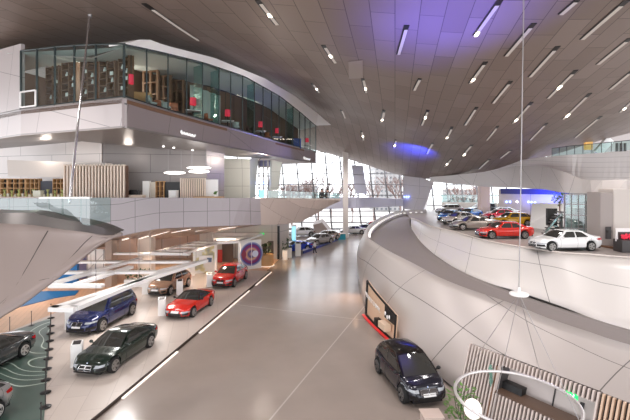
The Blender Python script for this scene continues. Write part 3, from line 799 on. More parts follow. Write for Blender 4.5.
MB().box(((a.x+c.x)/2, 30.8, (GF+a.z)/2), (c.x-a.x, .7, a.z-GF)).build('counter', M_palewood, e)
tag(e, 'low wooden coffee bar right of the wide slatted screen', 'counter')
mm = MB(); b0 = W(134, 195, 30.7); mm.box((b0.x, 30.8, b0.z+.17), (.75, .4, .3)); mm.box((b0.x, 30.75, b0.z+.36), (.6, .35, .08)); mm.box((b0.x-.2, 30.58, b0.z+.14), (.08, .12, .1)); mm.box((b0.x+.2, 30.58, b0.z+.14), (.08, .12, .1))
tag(mm.build('coffee_machine', M_dark), 'black coffee machine on the low wooden coffee bar', 'coffee machine')
# bar shelves at far left
Y = 31.0
for k, (u1, u2) in enumerate(((-12, 7), (8, 25), (26, 39), (53, 64.5))):
    a, c = W(u1, 178.5, Y), W(u2, 178.5, Y); e = empty('bar_shelf', ((a.x+c.x)/2, Y, GF)); h = a.z-GF
    MB().bar((a.x, Y+.35, GF+h/2), (c.x, Y+.35, GF+h/2), .05, h).build('back_panel', M_dark, e)
    nn = 3
    for j in range(nn+1):
        x = lerp(a.x, c.x, j/nn); MB().bar((x, Y+.15, GF), (x, Y+.15, a.z), .05, .34, up=(0, 1, 0)).build('upright', M_wood, e)
    for z in (.05, .7, 1.3, 1.75, 2.15, h-.03):
        if z < h: MB().bar((a.x, Y+.15, GF+z), (c.x, Y+.15, GF+z), .34, .05).build('shelf', M_wood, e)
    tag(e, ['oak bar shelf cut off by the left edge of the photo', 'oak bar shelf second from the left edge behind the bar', 'oak bar shelf just left of the dark bar panel', 'oak bar shelf between the dark bar panel and the slatted screen'][k], 'shelf', 'oak shelves behind the bar')
    for j in range(4):
        x = lerp(a.x, c.x, (j+.5)/4)
        m = MB(); m.lathe([(.0, 0), (.05, 0), (.05, .2), (.02, .27), (.02, .34), (0, .34)], (x, Y+.12, GF+1.325), 8)
        tag(m.build('bottle', mat('bottle_glass', srgb(60, 55, 50), .2), smooth=True), 'dark bottle on the middle shelf of the %s' % ['oak shelf cut off by the left edge', 'second oak shelf from the left', 'oak shelf left of the dark panel', 'oak shelf right of the dark panel'][k], 'bottle', 'bottles on oak shelf number %s' % ['one', 'two', 'three', 'four'][k])
bx('slate_panel', 39.5, 52.5, 181, 197, 31.1, .2, mat('slate', srgb(58, 60, 72), .5), 'dark slate panel in the middle of the oak bar shelves', 'panel', GF)  # plain dark slate panel among the bar shelves
mb = MB(); a, c = W(-20, 196.8, 29.2), W(62.5, 196.8, 29.2); mb.box(((a.x+c.x)/2, 29.5, (GF+a.z)/2), (c.x-a.x, .6, a.z-GF)); tag(mb.build('bar_counter', M_palewood), 'long pale wooden bar counter at the left behind the bridge parapet', 'counter')
bar_z = a.z
rnd = random.Random(4)
M_vg = mat('yellow_green', srgb(176, 178, 110), .5, noise=.2); M_vc = mat('cream_glass', srgb(215, 212, 195), .3)
for k in range(18):
    u = 1+k*3.6; p = W(u, 196, 29.45)
    m = MB(); r = .07+.02*(k % 3); h = .18+.1*((k*7) % 4)/3
    m.lathe([(0, 0), (r*.7, 0), (r, h*.6), (r*.6, h), (0, h)], (p.x, 29.45, bar_z), 9)
    if k % 2: 
        for j in range(5):
            t = j*1.256; m.bar((p.x, 29.45, bar_z+h), (p.x+.1*math.cos(t), 29.45+.1*math.sin(t), bar_z+h+.26), .05, .03)
    lab = 'small vase with yellow green sprigs standing on the bar counter' if k % 2 else 'small cream glass standing on the bar counter'
    tag(m.build('sprig_vase' if k % 2 else 'glass', M_vg if k % 2 else M_vc, smooth=True), lab, 'vase' if k % 2 else 'glass', 'sprig vases on the bar' if k % 2 else 'cream glasses on the bar')
m = MB(); p = W(39, 196, 29.4); m.box((p.x, 29.35, bar_z+.21), (.55, .4, .42)); m.box((p.x, 29.33, bar_z+.44), (.6, .45, .04)); tag(m.build('cash_register', M_vc), 'cream box on the bar counter below the dark slate panel', 'box')
p = W(215, 196, 29.8); e = empty('potted_plant', (p.x, 29.9, zat(p, 196.6)))
MB().lathe([(0, 0), (.1, 0), (.13, .16), (0, .16)], (p.x, 29.9, e.location.z), 10).build('pot', M_white, e)
m = MB()
for k in range(26):
    t = k*2.4; r = .08+.12*(k % 4)/3; m.bar((p.x, 29.9, e.location.z+.15), (p.x+r*math.cos(t), 29.9+r*math.sin(t), e.location.z+.2+.2*((k*3) % 5)/4), .07, .02)
m.build('leaves', M_leaf, e); tag(e, 'small green potted plant on the wooden counter by the white board', 'plant')
# white canopy above the bar
mb = MB(); a, c = W(8, 160, 30.3), W(106, 163, 30.3)
pl = [W(7, 160, 30.2), W(106, 163, 30.2), W(106, 166, 30.2), W(66, 164.5, 30.2), W(64, 177.5, 30.2), W(8, 176, 30.2)]
mb.poly(pl); bk = [p+Vector((0, 1.0, 0)) for p in pl]; mb.poly(bk)
for i in range(len(pl)): mb.poly([pl[i], pl[(i+1) % len(pl)], bk[(i+1) % len(pl)], bk[i]])
struct(mb.build('trim_3', M_offwhite), 'white canopy wall above the bar shelves', 'trim')
w3 = empty('window_3', W(17, 155, 35.6)); struct(w3, 'small bright window at the far left above the bar', 'window')
MB().grid([[W(5, 150, 35.4), W(29, 150, 34.5)], [W(5, 160.5, 35.4), W(29, 160.5, 34.5)]]).build('glass', mat('bright_daylight_pane', (1, 1, 1, 1), .5, emit=(1, 1, 1, 1), es=1.3), w3)  # pane glows by itself to stand for the daylight outside
for u in (5, 17.5, 29): MB().bar(W(u, 150, 35.2-(u-5)*.035), W(u, 160.5, 35.2-(u-5)*.035), .12, .12).build('mullion', M_darkgrey, w3)
for v in (150, 157.5, 160.5): MB().bar(W(5, v, 35.2), W(29, v, 34.3), .1, .1).build('rail', M_darkgrey, w3)
# pendant lamps over the gallery, long flat ovals
for k, (u1, u2, v) in enumerate(((163.8, 185.5, 172.8), (186, 211.5, 167.8), (188, 210, 171.6))):
    a, c = W(u1, v, 31.4+.9*(k == 1)), W(u2, v, 31.4+.5*(k > 0)+.9*(k == 1)); cc = (a+c)/2
    e = empty('pendant_lamp', cc); L_ = (c-a).length
    m = MB(); m.sphere(cc, 1, 24, 8, (L_/2, .35, .12)); m.build('lamp_shade', M_lampw, e, smooth=True)
    m = MB()
    for t in (-.3, .3):
        m.tube([cc+Vector((L_*t, 0, .1)), cc+Vector((L_*t, 0, 11.55-cc.z))], .012, 5)
    m.build('cord', M_grey, e); tag(e, ['long oval white pendant lamp, left of the other two', 'long oval white pendant lamp, upper of the right pair', 'long oval white pendant lamp, lower of the right pair'][k], 'lamp', 'oval pendant lamps')
# soffit downlights
def soff(u, t):
    a = W(u, interp(u, [(100, 139), (160, 149), (235, 157)]), 1); 
    return None
fr_l = [Vector((p.x, p.y, BOT)) for p in [corner]+RL[4:20:4]]; k = 0
bk_l = [Vector((-16.9, 32, 12.25)), W(140, 146, 32.5), W(160, 149, 33), W(200, 153, 36.5), W(235, 157, 40)]
fr5 = [front[2], RL[6], RL[12], RL[16], RL[20]]
def sof_pt(u, v):                         # hit the soffit mesh plane patches by marching
    Y = 20.0
    best = None
    while Y < 45:
        p = W(u, v, Y)
        # bilinear patch between front[1..3] and back[1..3]
        for i in (1, 2):
            f0, f1, b0, b1 = front[i], front[i+1], back[i], back[i+1]
            for s_ in [x/10 for x in range(11)]:
                for t_ in [x/10 for x in range(11)]:
                    q = f0.lerp(f1, s_).lerp(b0.lerp(b1, s_), t_)
                    d_ = (Vector((q.x-p.x, q.y-p.y, 3*(q.z-p.z)))).length
                    if best is None or d_ < best[0]: best = (d_, q.copy())
        Y += .5
    return best[1]
for k, (u, v) in enumerate(((108, 143), (117, 144.5), (126, 146), (136, 147.2), (146, 148.5), (164, 146), (170, 150), (178, 147.5), (184, 151.5), (190, 149), (196, 152.5), (203, 150.5))):
    q = sof_pt(u, v); m = MB(); m.lathe([(0, -.06), (.07, -.06), (.09, -.03), (.09, 0), (0, 0)], q+Vector((0, 0, -.02)), 10)
    tag(m.build('downlight', M_lampw), 'tiny round downlight in the satin soffit under the restaurant', 'ceiling light', 'downlights under the restaurant')

# leaning rod
a, c = W(90, 12, 21.2), W(69.5, 203, 18.6); a.z = zc(a.x, a.y)+.05
e = empty('leaning_rod', c)
m = MB(); m.tube([c, c.lerp(a, .5), a], .055, 10); m.build('rod', M_chrome, e, smooth=True)
MB().lathe([(0, -.25), (.05, -.25), (.12, 0), (0, 0)], a, 12).build('ceiling_cap', M_grey, e)
tag(e, 'long thin leaning metal rod hanging from the ceiling at left', 'rod')

# foreground hull at the left
hu = [(-60, 222, 13.2), (0, 225, 14.3), (30, 226, 14.8), (60, 229.5, 15.4), (85, 232, 16), (104, 235, 16.6), (117, 235, 17.2)]
hl = [(-60, 362, 10.6), (0, 319, 12.2), (22, 305.5, 12.9), (45, 288.5, 13.8), (72, 268, 14.9), (97, 248, 16.1), (117, 236, 17.15)]
ht = [(-60, 210, 13.3), (0, 213, 14.4), (30, 213, 14.9), (60, 219, 15.5), (85, 223, 16.1), (104, 228, 16.7), (117, 233.5, 17.25)]
U = catmull([W(*p) for p in hu], 40); Lo = catmull([W(*p) for p in hl], 40); T = catmull([W(*p) for p in ht], 40)
mb = MB(); rws = []
for k in range(9):
    t = k/8; rws.append([a.lerp(c, t)+Vector((0, .35*math.sin(PI*t), -.0)) for a, c in zip(Lo, U)])
mb.strip(rws); struct(mb.build('hull_panel', M_hull, smooth=True, solid=-.12), 'large smooth grey leaning hull in the left foreground', 'hull')
hs = []
for r_a, r_b in zip(rws, rws[1:]):
    for j in range(len(r_a)-1):
        for fa in (0, .25, .5, .75):
            for fb in (0, .25, .5, .75): hs.append(r_a[j].lerp(r_a[j+1], fa).lerp(r_b[j].lerp(r_b[j+1], fa), fb))
def hpx(p): return (315+p.x*F/p.y, HZ+(EYE-p.z)*F/p.y)
for k, sm in enumerate(([(48, 231), (40, 245), (30, 262), (20, 279), (10, 295), (3, 305)], [(-10, 312), (5, 300), (20, 288), (35, 281), (48, 278), (57, 277)], [(92, 236), (84, 243), (72, 256), (62, 266)])):
    pl = []
    for (u, v) in sm:
        q = min(hs, key=lambda p: (hpx(p)[0]-u)**2+(hpx(p)[1]-v)**2); pl.append(q+(Vector((0, 0, EYE))-q).normalized()*.14)
    mb = MB(); mb.tube(catmull(pl, 14), .014, 5); struct(mb.build('trim_%d' % (8+k), M_darkgrey), 'thin dark panel seam on the leaning grey hull', 'trim')
mb = MB(); mb.strip([U, T, [p+Vector((-.1, .9, .05)) for p in T]]); struct(mb.build('hull_edge', mat('hull_steel', srgb(120, 116, 114), .28, .7), smooth=True), 'shiny steel top edge of the leaning hull', 'hull')
e = empty('glass_balustrade', W(60, 220, 16))
g0 = [W(u, interp(u, [(-60, 210), (30, 213), (60, 219), (92, 225)])+1.0, 16.0) for u in (-60, -20, 8, 27, 48, 62, 80, 90)]
g1 = [Vector((p.x, p.y, zat(p, 198.3))) for p in g0]
for i in range(len(g0)-1):
    MB().grid([[g0[i].lerp(g0[i+1], .01), g0[i].lerp(g0[i+1], .99)], [g1[i].lerp(g1[i+1], .01), g1[i].lerp(g1[i+1], .99)]]).build('glass_pane', M_gl_teal, e)
d = Vector((0, 1.6, 0)); MB().grid([[g0[-1], g0[-1]+d], [g1[-1], g1[-1]+d]]).build('glass_pane', M_gl_teal, e)
MB().bar(W(40, 197.8, 16.05), W(90.5, 197.6, 16.05), .16, .07).build('handrail', M_white, e)
for p, q in list(zip(g0, g1))[1:7]: MB().bar(p+Vector((0, .05, 0)), q+Vector((0, .05, 0)), .03, .03).build('post', M_grey, e)
tag(e, 'teal glass balustrade above the steel edge of the leaning hull', 'balustrade')

# ------------------------------------------------------------------ far facade and outdoors
FY = 78.0
w4 = empty('window_4', (10, FY, 0)); struct(w4, 'tall glass facade with leaning mullions at the far end of the hall', 'window')
MB().grid([[(-30, FY+.1, 0), (56, FY+.1, 0)], [(-30, FY+.1, 19), (56, FY+.1, 19)]]).build('glass', M_gl_fac, w4)
x = -29.0; k = 0
while x < 54:
    zt = min(18.5, zc(x, FY-2)+.6) if x < 21 else 14.5
    m = MB(); m.bar((x+.4, FY, 0), (x-1.0, FY, zt), .2, .25); m.build('mullion', M_mull, w4)
    x += 2.9; k += 1
for z in (.1, 1.3, 2.4, 3.5, 4.6, 6.6, 8.7, 10.8, 12.9, 15.0): MB().bar((-30, FY, z), (56, FY, z), .12, .16).build('transom', M_mull, w4)
for (u1, v1, u2, v2) in ((327, 170, 339, 152), (338, 172, 350, 155), (455, 215, 470, 193), (445, 210, 452, 196)):
    MB().bar(W(u1, v1, FY-.2), W(u2, v2, FY-.2), .14, .14).build('brace', M_mull, w4)
mb = MB(); mb.prism([(-90, 80), (120, 80), (120, 190), (-90, 190)], -.4, -.2)
struct(mb.build('ground_outside', mat('pale_ground', srgb(205, 200, 196), .9)), 'pale ground outside the glass facade', 'ground')
def bare_tree(h, seed):
    rnd = random.Random(seed); tr = MB(); brn = MB()
    def grow(mb_, p, d, L_, r, lev):
        q = p+d*L_; mb_.tube([p, (p+q)/2+Vector((rnd.uniform(-1, 1), rnd.uniform(-1, 1), 0))*L_*.04, q], r, 5, r*.6)
        if lev == 0: return
        for k in range(3 if lev < 3 else 4):
            a = rnd.uniform(0, 2*PI); s_ = rnd.uniform(.35, .75)
            nd = (d+Vector((math.cos(a)*s_, math.sin(a)*s_, rnd.uniform(0, .25)))).normalized()
            grow(brn, p.lerp(q, rnd.uniform(.55, 1)), nd, L_*rnd.uniform(.55, .78), r*.64, lev-1)
    grow(tr, Vector((0, 0, 0)), Vector((0, 0, 1)), h*.36, h*.016, 4)
    e = empty('bare_tree', (0, 0, -.2)); tr.build('trunk', M_bark, e, False); brn.build('branches', M_bark, e, False); return e
protos = [bare_tree(11, s) for s in (3, 8, 15)]
spots = [(278, 92, 'far left'), (292, 88, 'second from the left'), (303, 96, 'third from the left'), (318, 90, 'left of the white column'), (331, 97, 'just left of the white column'), (352, 93, 'between the white column and the grey banner'),
         (374, 99, 'just right of the grey banner'), (400, 95, 'beside the white funnel column'), (458, 92, 'right of the white funnel column'), (472, 98, 'furthest right')]
for i, (u, Y, wds) in enumerate(spots):
    o = protos[i] if i < 3 else copy_tree(protos[i % 3])
    o.location = ((u-315)*Y/F, Y, -.2); o.rotation_euler.z = i*1.3; s = 1.1+.1*((i*5) % 4); o.scale = (s, s, s)
    tag(o, 'bare leafless tree outside the glass facade, %s' % wds, 'tree', 'bare trees outside')
M_bld, N, L, b = newmat('pale_office_facade')
uvn = N.new('ShaderNodeUVMap'); br = N.new('ShaderNodeTexBrick'); br.offset = 0; br.inputs['Scale'].default_value = 1
br.inputs['Brick Width'].default_value = 1.5; br.inputs['Row Height'].default_value = 1.5; br.inputs['Mortar Size'].default_value = .4; br.inputs['Mortar Smooth'].default_value = 0
br.inputs['Color1'].default_value = srgb(88, 92, 98); br.inputs['Color2'].default_value = srgb(96, 99, 104); br.inputs['Mortar'].default_value = srgb(150, 148, 148)
L.new(uvn.outputs[0], br.inputs['Vector']); L.new(br.outputs['Color'], b.inputs['Base Color'])
def building(u1, u2, v, Y, label, dep=14):
    a, c = W(u1, v, Y), W(u2, v, Y); e = empty('office_building', ((a.x+c.x)/2, Y, -.2))
    m = MB(); P = [(a.x, Y), (c.x, Y), (c.x, Y+dep), (a.x, Y+dep), (a.x, Y)]
    m.strip([[Vector((p[0], p[1], -.2)) for p in P], [Vector((p[0], p[1], a.z)) for p in P]]); m.build('wall', M_bld, e)
    MB().box(((a.x+c.x)/2, Y+dep/2, a.z+.2), (c.x-a.x+.6, dep+.6, .4)).build('roof', M_offwhite, e)
    tag(e, label, 'building')
building(375, 402, 166, 135, 'pale office block with a grid of square windows outside, behind the grey banner')
building(455, 482, 190, 140, 'lower pale office block outside, right of the white funnel column')
building(286, 318, 186, 150, 'distant pale low building outside, behind the bare trees at left')

# far bridge band, white column, banner, funnel column
mb = MB(); a = [W(u, v, Y) for u, v, Y in ((316, 198, 68), (330, 197, 68), (365, 197.5, 68.5), (403, 199, 70))]; c = [W(u, v, Y) for u, v, Y in ((316, 209, 68), (330, 209, 68), (365, 208, 68.5), (403, 206, 70))]
mb.strip([c, a, [p+Vector((0, 1.5, 0)) for p in a], [p+Vector((0, 1.5, 0)) for p in c], c]); struct(mb.build('far_bridge', mat_panel('lilac_white', srgb(200, 198, 212), 7, 4, .4, .05, .02, .01)), 'pale lilac far bridge band crossing in front of the glass facade', 'bridge')
p = W(345.5, 238, 66); mb = MB(); mb.prism([(p.x-.42, 65.6), (p.x+.42, 65.6), (p.x+.42, 66.4), (p.x-.42, 66.4)], 0, zc(p.x, 66)+.2)
struct(mb.build('column', M_offwhite), 'slim tall white square column in front of the facade', 'column')
e = empty('banner', W(363, 194, 66)); q = [W(351.5, 165, 66), W(363, 165.8, 66), W(367, 193.8, 66), W(355.5, 193.8, 66)]
m = MB(); m.grid([[q[3], q[2]], [q[0], q[1]]]); bk = [p+Vector((0, .12, 0)) for p in q]; m.grid([[bk[3], bk[2]], [bk[0], bk[1]]])
for i in range(4): m.poly([q[i], q[(i+1) % 4], bk[(i+1) % 4], bk[i]])
m.build('sheet', mat('grey_banner', srgb(176, 176, 188), .6), e)
for p_ in (q[0], q[1]): MB().tube([p_, Vector((p_.x-.3, p_.y, zc(p_.x-.3, p_.y)))], .04, 6).build('cable', M_grey, e)
for t in (.33, .66): MB().bar(q[0].lerp(q[3], t)+Vector((0, -.03, 0)), q[1].lerp(q[2], t)+Vector((0, -.03, 0)), .05, .08).build('seam', M_darkgrey, e)
tag(e, 'grey hanging rectangular banner tilted in front of the bright facade', 'banner')
fu = [W(402.5, 209, 71), W(423, 211, 69), W(434, 182, 69), W(403, 171.5, 72)]
fb = [W(410, 209, 77), W(426, 210, 77), W(432, 184, 77), W(412, 176, 77)]
mb = MB(); mb.strip([[fu[0], fu[1]], [fu[3], fu[2]]])
mb.strip([[fu[1], fb[1]], [fu[2], fb[2]]]); mb.strip([[fu[0], fb[0]], [fu[3], fb[3]]]); mb.strip([[fb[0], fb[1]], [fb[3], fb[2]]]); mb.poly([fu[2], fu[3], fb[3], fb[2]])
struct(mb.build('funnel_column', mat_panel('funnel_white', srgb(214, 209, 212), 3.2, 2.2, .4, .1, .02, .02, srgb(150, 146, 150))), 'big white slanted funnel column holding the lowest point of the ceiling', 'column')
for i, u in enumerate((404.5, 406.5, 408.5)):
    tag(MB().sphere(W(u, 196.8, 70.6), .14, 8, 6).build('blue_lamp', M_blueglow), 'tiny blue lamp on the white funnel column, %s of three' % ['leftmost', 'middle', 'rightmost'][i], 'lamp', 'blue lamps on the funnel column')

# ------------------------------------------------------------------ ramp and delivery deck
DZ = 4.0
E_px = [(411, 218), (418, 220.5), (430, 226), (455, 232), (477, 238.5), (500, 243.5), (531, 248.3), (560, 252.6), (590, 254.6), (630, 257.5)]
E_ = catmull([G(u, v, DZ) for u, v in E_px]+[Vector((26, 24.2, DZ)), Vector((34, 24, DZ))], 90)
B_w = [(411, 228, 3.5), (420, 241, 2.9), (434, 254, 2.5), (460, 271, 2.2), (490, 283.5, 2.0), (516, 291, 1.8), (563, 307, 1.5), (594, 319.5, 1.3), (630, 332, 1.1)]
B_ = catmull([G(*p) for p in B_w]+[Vector((20.5, 17.5, .8)), Vector((28, 14.5, .5))], 90)
T_w = [(425.7, 210, 4.5), (410, 210.6, 4.5), (397, 212, 4.4), (383, 217, 4.4), (371.4, 224, 4.35), (366.2, 231, 4.3), (367.5, 238, 4.2), (374, 243, 3.95), (388.6, 252, 3.6), (414, 265, 3.2), (440, 279, 2.95), (470, 291, 2.75), (510, 304.5, 2.45), (547, 319.6, 2.15), (594, 335.5, 1.9), (630, 347, 1.7)]
Tc = catmull([G(*p) for p in T_w]+[Vector((17, 13.8, 1.4)), Vector((23, 10.5, 1.2))], 120)
F_w = [(18, 72, 0), (11, 62, 0), (6.5, 50, 0), (4.6, 40, 0), (3.75, 32, 0), (3.65, 26.8, 0), (4.55, 22.2, 0), (5.4, 18.6, 0), (6.1, 16.2, 0), (7.6, 13.2, 0), (9.3, 10.6, 0), (12, 7.2, 0), (16, 3.5, 0)]
Fc = catmull(F_w, 120)
# inner wall between deck edge and ramp
mb = MB(); rws = []
for k in range(7):
    t = k/6; rws.append([b_.lerp(e_, t)+Vector((0, 0, -.22*math.sin(PI*t))) for b_, e_ in zip(B_, E_)])
mb.strip(rws); mb.grid([[rws[0][0]-Vector((0, 0, .6)), rws[0][0]], [E_[0]-Vector((-.6, -.6, .6)), E_[0]]])
struct(mb.build('wall_deck', M_panel_in, smooth=True, solid=-.1), 'white curved inner wall between the ramp and the car deck', 'wall')
mb = MB(); mb.tube([p+Vector((0, 0, .02)) for p in E_], .06, 6); struct(mb.build('trim_4', M_offwhite), 'rounded white edge of the car deck', 'trim')
dk = [(p.x, p.y) for p in E_]+[(56, 24), (56, 74), (20, 74), (15, 66)]
mb = MB(); mb.prism(dk, DZ-.3, DZ); struct(mb.build('car_deck', M_deck), 'grey upper deck floor for the delivered cars', 'floor')
# ramp surface: between the parapet foot and the inner wall foot
def ztr(i):                               # parapet height above ramp
    t = i/119; return .75-.35*max(0, t-.5)
RO = []
for i, p in enumerate(Tc):
    q = Tc[min(i+1, 119)]-Tc[max(i-1, 0)]; nrm = Vector((q.y, -q.x, 0)).normalized()
    # inward = toward the deck centre
    if nrm.dot(Vector((28, 45, 0))-Vector((p.x, p.y, 0))) < 0: nrm = -nrm
    RO.append((p, nrm))
inner = [p+n_*.14+Vector((0, 0, -.02)) for p, n_ in RO]
foot = [p+n_*.26+Vector((0, 0, -ztr(i))) for i, (p, n_) in enumerate(RO)]
rin = catmull([(22, 62, 4.0), (16.5, 58, 3.95), tuple(E_[0]-Vector((0, 0, .06)))]+[tuple(B_[k]) for k in (0, 6, 14, 22, 32, 44, 56, 68, 80, 89)], 120)
mb = MB(); rows_ = []
for k in range(7):
    t = k/6; rows_.append([a.lerp(c, t) for a, c in zip(foot, rin)])
mb.strip(rows_); struct(mb.build('ramp', M_ramp, smooth=True, solid=-.15), 'curved grey ramp sweeping up to the car deck', 'ramp')
# outer wall
mb = MB(); rws = []
for k in range(9):
    t = k/8; rw = []
    for i, (f_, p) in enumerate(zip(Fc, Tc)):
        q = f_.lerp(p, t); n_ = RO[i][1]; s = i/119
        bulge = (.55 if s < .5 else lerp(.55, .25, min(1, (s-.5)/.2)))
        q = q-n_*(bulge*math.sin(PI*t))*.8+Vector((0, 0, .35*math.sin(PI*t)*(s > .5)))
        rw.append(q)
    rws.append(rw)
mb.strip(rws); struct(mb.build('wall_ramp', M_panel, smooth=True, solid=.1), 'pale curved panelled outer wall of the ramp', 'wall')
mb = MB(); mb.strip([[p for p in Tc], inner, foot]); rp = empty('ramp_parapet', Tc[0]); struct(rp, 'rounded pale parapet along the ramp with small lights inside', 'parapet')
mb.build('coping', mat('parapet_grey', srgb(176, 168, 165), .4, .2), rp, smooth=True)
mb = MB(); mb.tube([p-n_*.02+Vector((0, 0, .03)) for p, n_ in RO], .06, 6); mb.build('edge', mat('parapet_edge', srgb(190, 183, 180), .4, .2), rp, smooth=True)
for i in range(2, 62, 2):
    p, n_ = RO[i]; q = p+n_*.3+Vector((0, 0, -.42)); MB().box(q+Vector((0, 0, .12)), (.26, .26, .14), math.atan2(n_.y, n_.x)).build('wall_light', mat('soft_wall_light', (1, 1, 1, 1), .5, emit=(1, .95, .9, 1), es=.35), rp)
# red line + showcase niche
nl, nr = 26.6, 22.0
def fpt(Y):
    for a, c in zip(Fc, Fc[1:]):
        if a.y >= Y >= c.y: return a.lerp(c, (a.y-Y)/(a.y-c.y))
sc = empty('showcase', fpt(24)); ys = [lerp(26.6, 21.9, k/10) for k in range(11)]
base = [fpt(y)+Vector((-.22, -.06, 0)) for y in ys]
topz_ = [lerp(2.25, 1.45, k/10) for k in range(11)]
tilt = lambda k: Vector((.10, .03, 0))
mb = MB(); mb.strip([base, [p+Vector((0, 0, z))+tilt(0) for p, z in zip(base, topz_)]]); mb.build('panel', mat('beige_panel', srgb(206, 176, 150), .5, emit=srgb(206, 170, 140), es=.12), sc, solid=-.05)
q0 = [p+Vector((-.08, -.04, .06)) for p in base]; q1 = [p+Vector((-.08, -.04, z))+tilt(0) for p, z in zip(base, topz_)]
mb = MB(); mb.tube(q0, .06, 6); mb.tube(q1, .07, 6); mb.tube([q0[0], q1[0]], .07, 6); mb.tube([q0[-1], q1[-1]], .05, 6); mb.build('frame', M_dark, sc)
mb = MB(); mb.strip([[p+Vector((-.05, -.03, z*.02+.9)) for p, z in list(zip(base, topz_))[7:]], [p+Vector((-.02, -.01, z-.05)) for p, z in list(zip(base, topz_))[7:]]]); mb.build('black_panel', M_dark, sc)
tb1 = base[8]+Vector((-.25, -.1, .62)); mb = MB(); mb.box(tb1, (.4, .9, .36), .25); mb.build('display_block', mat('beige_block', srgb(224, 198, 172), .5), sc)
MB().box(base[6]+Vector((-.22, .2, .45)), (.3, .4, .36), .25).build('dark_block', M_dark, sc)
for k, (f_, dz) in enumerate(((7.6, 1.25), (8.2, 1.12), (8.8, 1.2))):
    p = base[int(f_)].lerp(base[min(10, int(f_)+1)], f_-int(f_)); MB().sphere(p+Vector((-.12, -.04, dz)), .12, 10, 6, (.4, 1, 1)).build('white_graphic', M_white, sc)
# lettering
cu = bpy.data.curves.new('txt', 'FONT'); cu.body = 'WELCOME TO BMW.'; cu.size = .36; cu.extrude = .01
to = bpy.data.objects.new('txt', cu); COL.objects.link(to)
bpy.context.view_layer.update()
me = bpy.data.meshes.new_from_object(to.evaluated_get(bpy.context.evaluated_depsgraph_get())); bpy.data.objects.remove(to)
lo = bpy.data.objects.new('lettering', me); COL.objects.link(lo); me.materials.append(M_white)
wd_ = max(v.co.x for v in me.vertices)
p0, p1 = base[0]+Vector((-.12, -.05, 1.35)), base[6]+Vector((-.12, -.05, 1.05))
dx = (p1-p0); sx = dx.length/wd_; ux = dx.normalized(); nz_ = Vector((ux.y, -ux.x, 0)).normalized()
nz_ = nz_ if nz_.x < 0 else -nz_; uy = nz_.cross(ux).normalized()
for v in me.vertices:
    t = v.co.x*sx; k = t/dx.length*6; k0 = min(9, int(k)); bp = base[k0].lerp(base[k0+1], k-k0)+Vector((-.12, -.05, lerp(1.35, 1.05, k/6)))
    v.co = bp+uy*(v.co.y*1.05)+nz_*v.co.z-sc.location
lo.parent = sc; lo['label'] = 'white lettering reading WELCOME TO BMW.'
tag(sc, 'beige black framed showcase set into the ramp wall behind the small navy car', 'showcase')
mb = MB(); mb.strip([[p+Vector((-.36, -.1, .03)) for p in base], [p+Vector((-.2, -.06, .05)) for p in base]]); tag(mb.build('red_strip', M_redline, solid=.03), 'thin red strip on the floor along the showcase', 'strip')

# slatted kiosk at lower right
S0, S1 = Vector((6.2, 15.9, 0)), Vector((10.6, 9.2, 0)); sd = (S1-S0).normalized(); sn = Vector((sd.y, -sd.x, 0))
if sn.y > 0: sn = -sn
# sn points to the viewer side (-x,-y)
if sn.x > 0: sn = -sn
zt0 = 2.3
ke = empty('slatted_kiosk', (S0+S1)/2); Ls = (S1-S0).length
M_slat = mat('grey_slat', srgb(198, 184, 177), .5); M_slat_lit = mat('warm_lit_slat', srgb(205, 176, 152), .5)  # warm light on the right-hand slats is painted into their colour
nS = 62
def LN(p, z): return p+(sn*.6-sd*.15)*(1-z/zt0)+Vector((0, 0, z))
for i in range(nS):
    t = i/(nS-1)*Ls; p = S0+sd*t
    m_ = M_slat if t < Ls*.56 else M_slat_lit
    if 1.35 < t < 4.35:
        MB().bar(LN(p, zt0-.32), LN(p, zt0), .055, .14, up=sn).build('slat', m_, ke)
        MB().bar(LN(p+sn*.05, 0), LN(p+sn*.05, 1.02), .055, .12, up=sn).build('slat', m_, ke)
    else:
        MB().bar(LN(p, 0), LN(p, zt0), .055, .14, up=sn).build('slat', m_, ke)
def kb(t0, t1, z0_, z1_, off, th, name, m_):
    m = MB(); q = []
    for z in (z0_, z1_):
        for t, o_ in ((t0, off-th/2), (t1, off-th/2), (t1, off+th/2), (t0, off+th/2)): q.append(LN(S0+sd*t-sn*o_, z))
    m.v = [tuple(x) for x in q]
    for f in ((3, 2, 1, 0), (4, 5, 6, 7), (0, 1, 5, 4), (1, 2, 6, 5), (2, 3, 7, 6), (3, 0, 4, 7)): m._face(f)
    m.build(name, m_, ke)
M_sb = mat('slat_back', srgb(52, 43, 40), .7)
kb(0, 1.3, 0, zt0-.05, .14, .06, 'back_panel', M_sb)
kb(4.4, Ls, 0, zt0-.05, .14, .06, 'back_panel', M_sb)
kb(1.25, 4.5, zt0-.34, zt0-.02, .12, .05, 'header', M_sb)
kb(1.3, 4.4, 0, 1.0, .08, .05, 'counter_front', M_sb)
kb(1.25, 4.5, 0, zt0-.72, .95, .06, 'white_back_wall', mat('kiosk_white', srgb(186, 177, 174), .5))
kb(2.9, 2.93, 0, zt0-.74, .90, .05, 'door_gap', M_dark)
kb(4.4, 4.5, 0, zt0-.5, .4, .6, 'side_wall', M_darkgrey); kb(1.25, 1.35, 0, zt0-.5, .4, .6, 'side_wall', M_darkgrey)
kb(1.3, 4.4, 1.0, 1.07, .3, .7, 'worktop', mat('dark_worktop', srgb(88, 68, 56), .5))
kb(1.35, 2.1, 1.07, 1.3, .5, .3, 'dark_box', M_dark)
kb(3.72, 3.84, 1.25, 1.45, .88, .03, 'wall_socket', M_dark)
kb(1.15, 1.32, .1, 1.9, .0, .1, 'wood_jamb', M_brownwood)
tag(ke, 'kiosk with a slatted front and serving hatch at the lower right', 'kiosk')
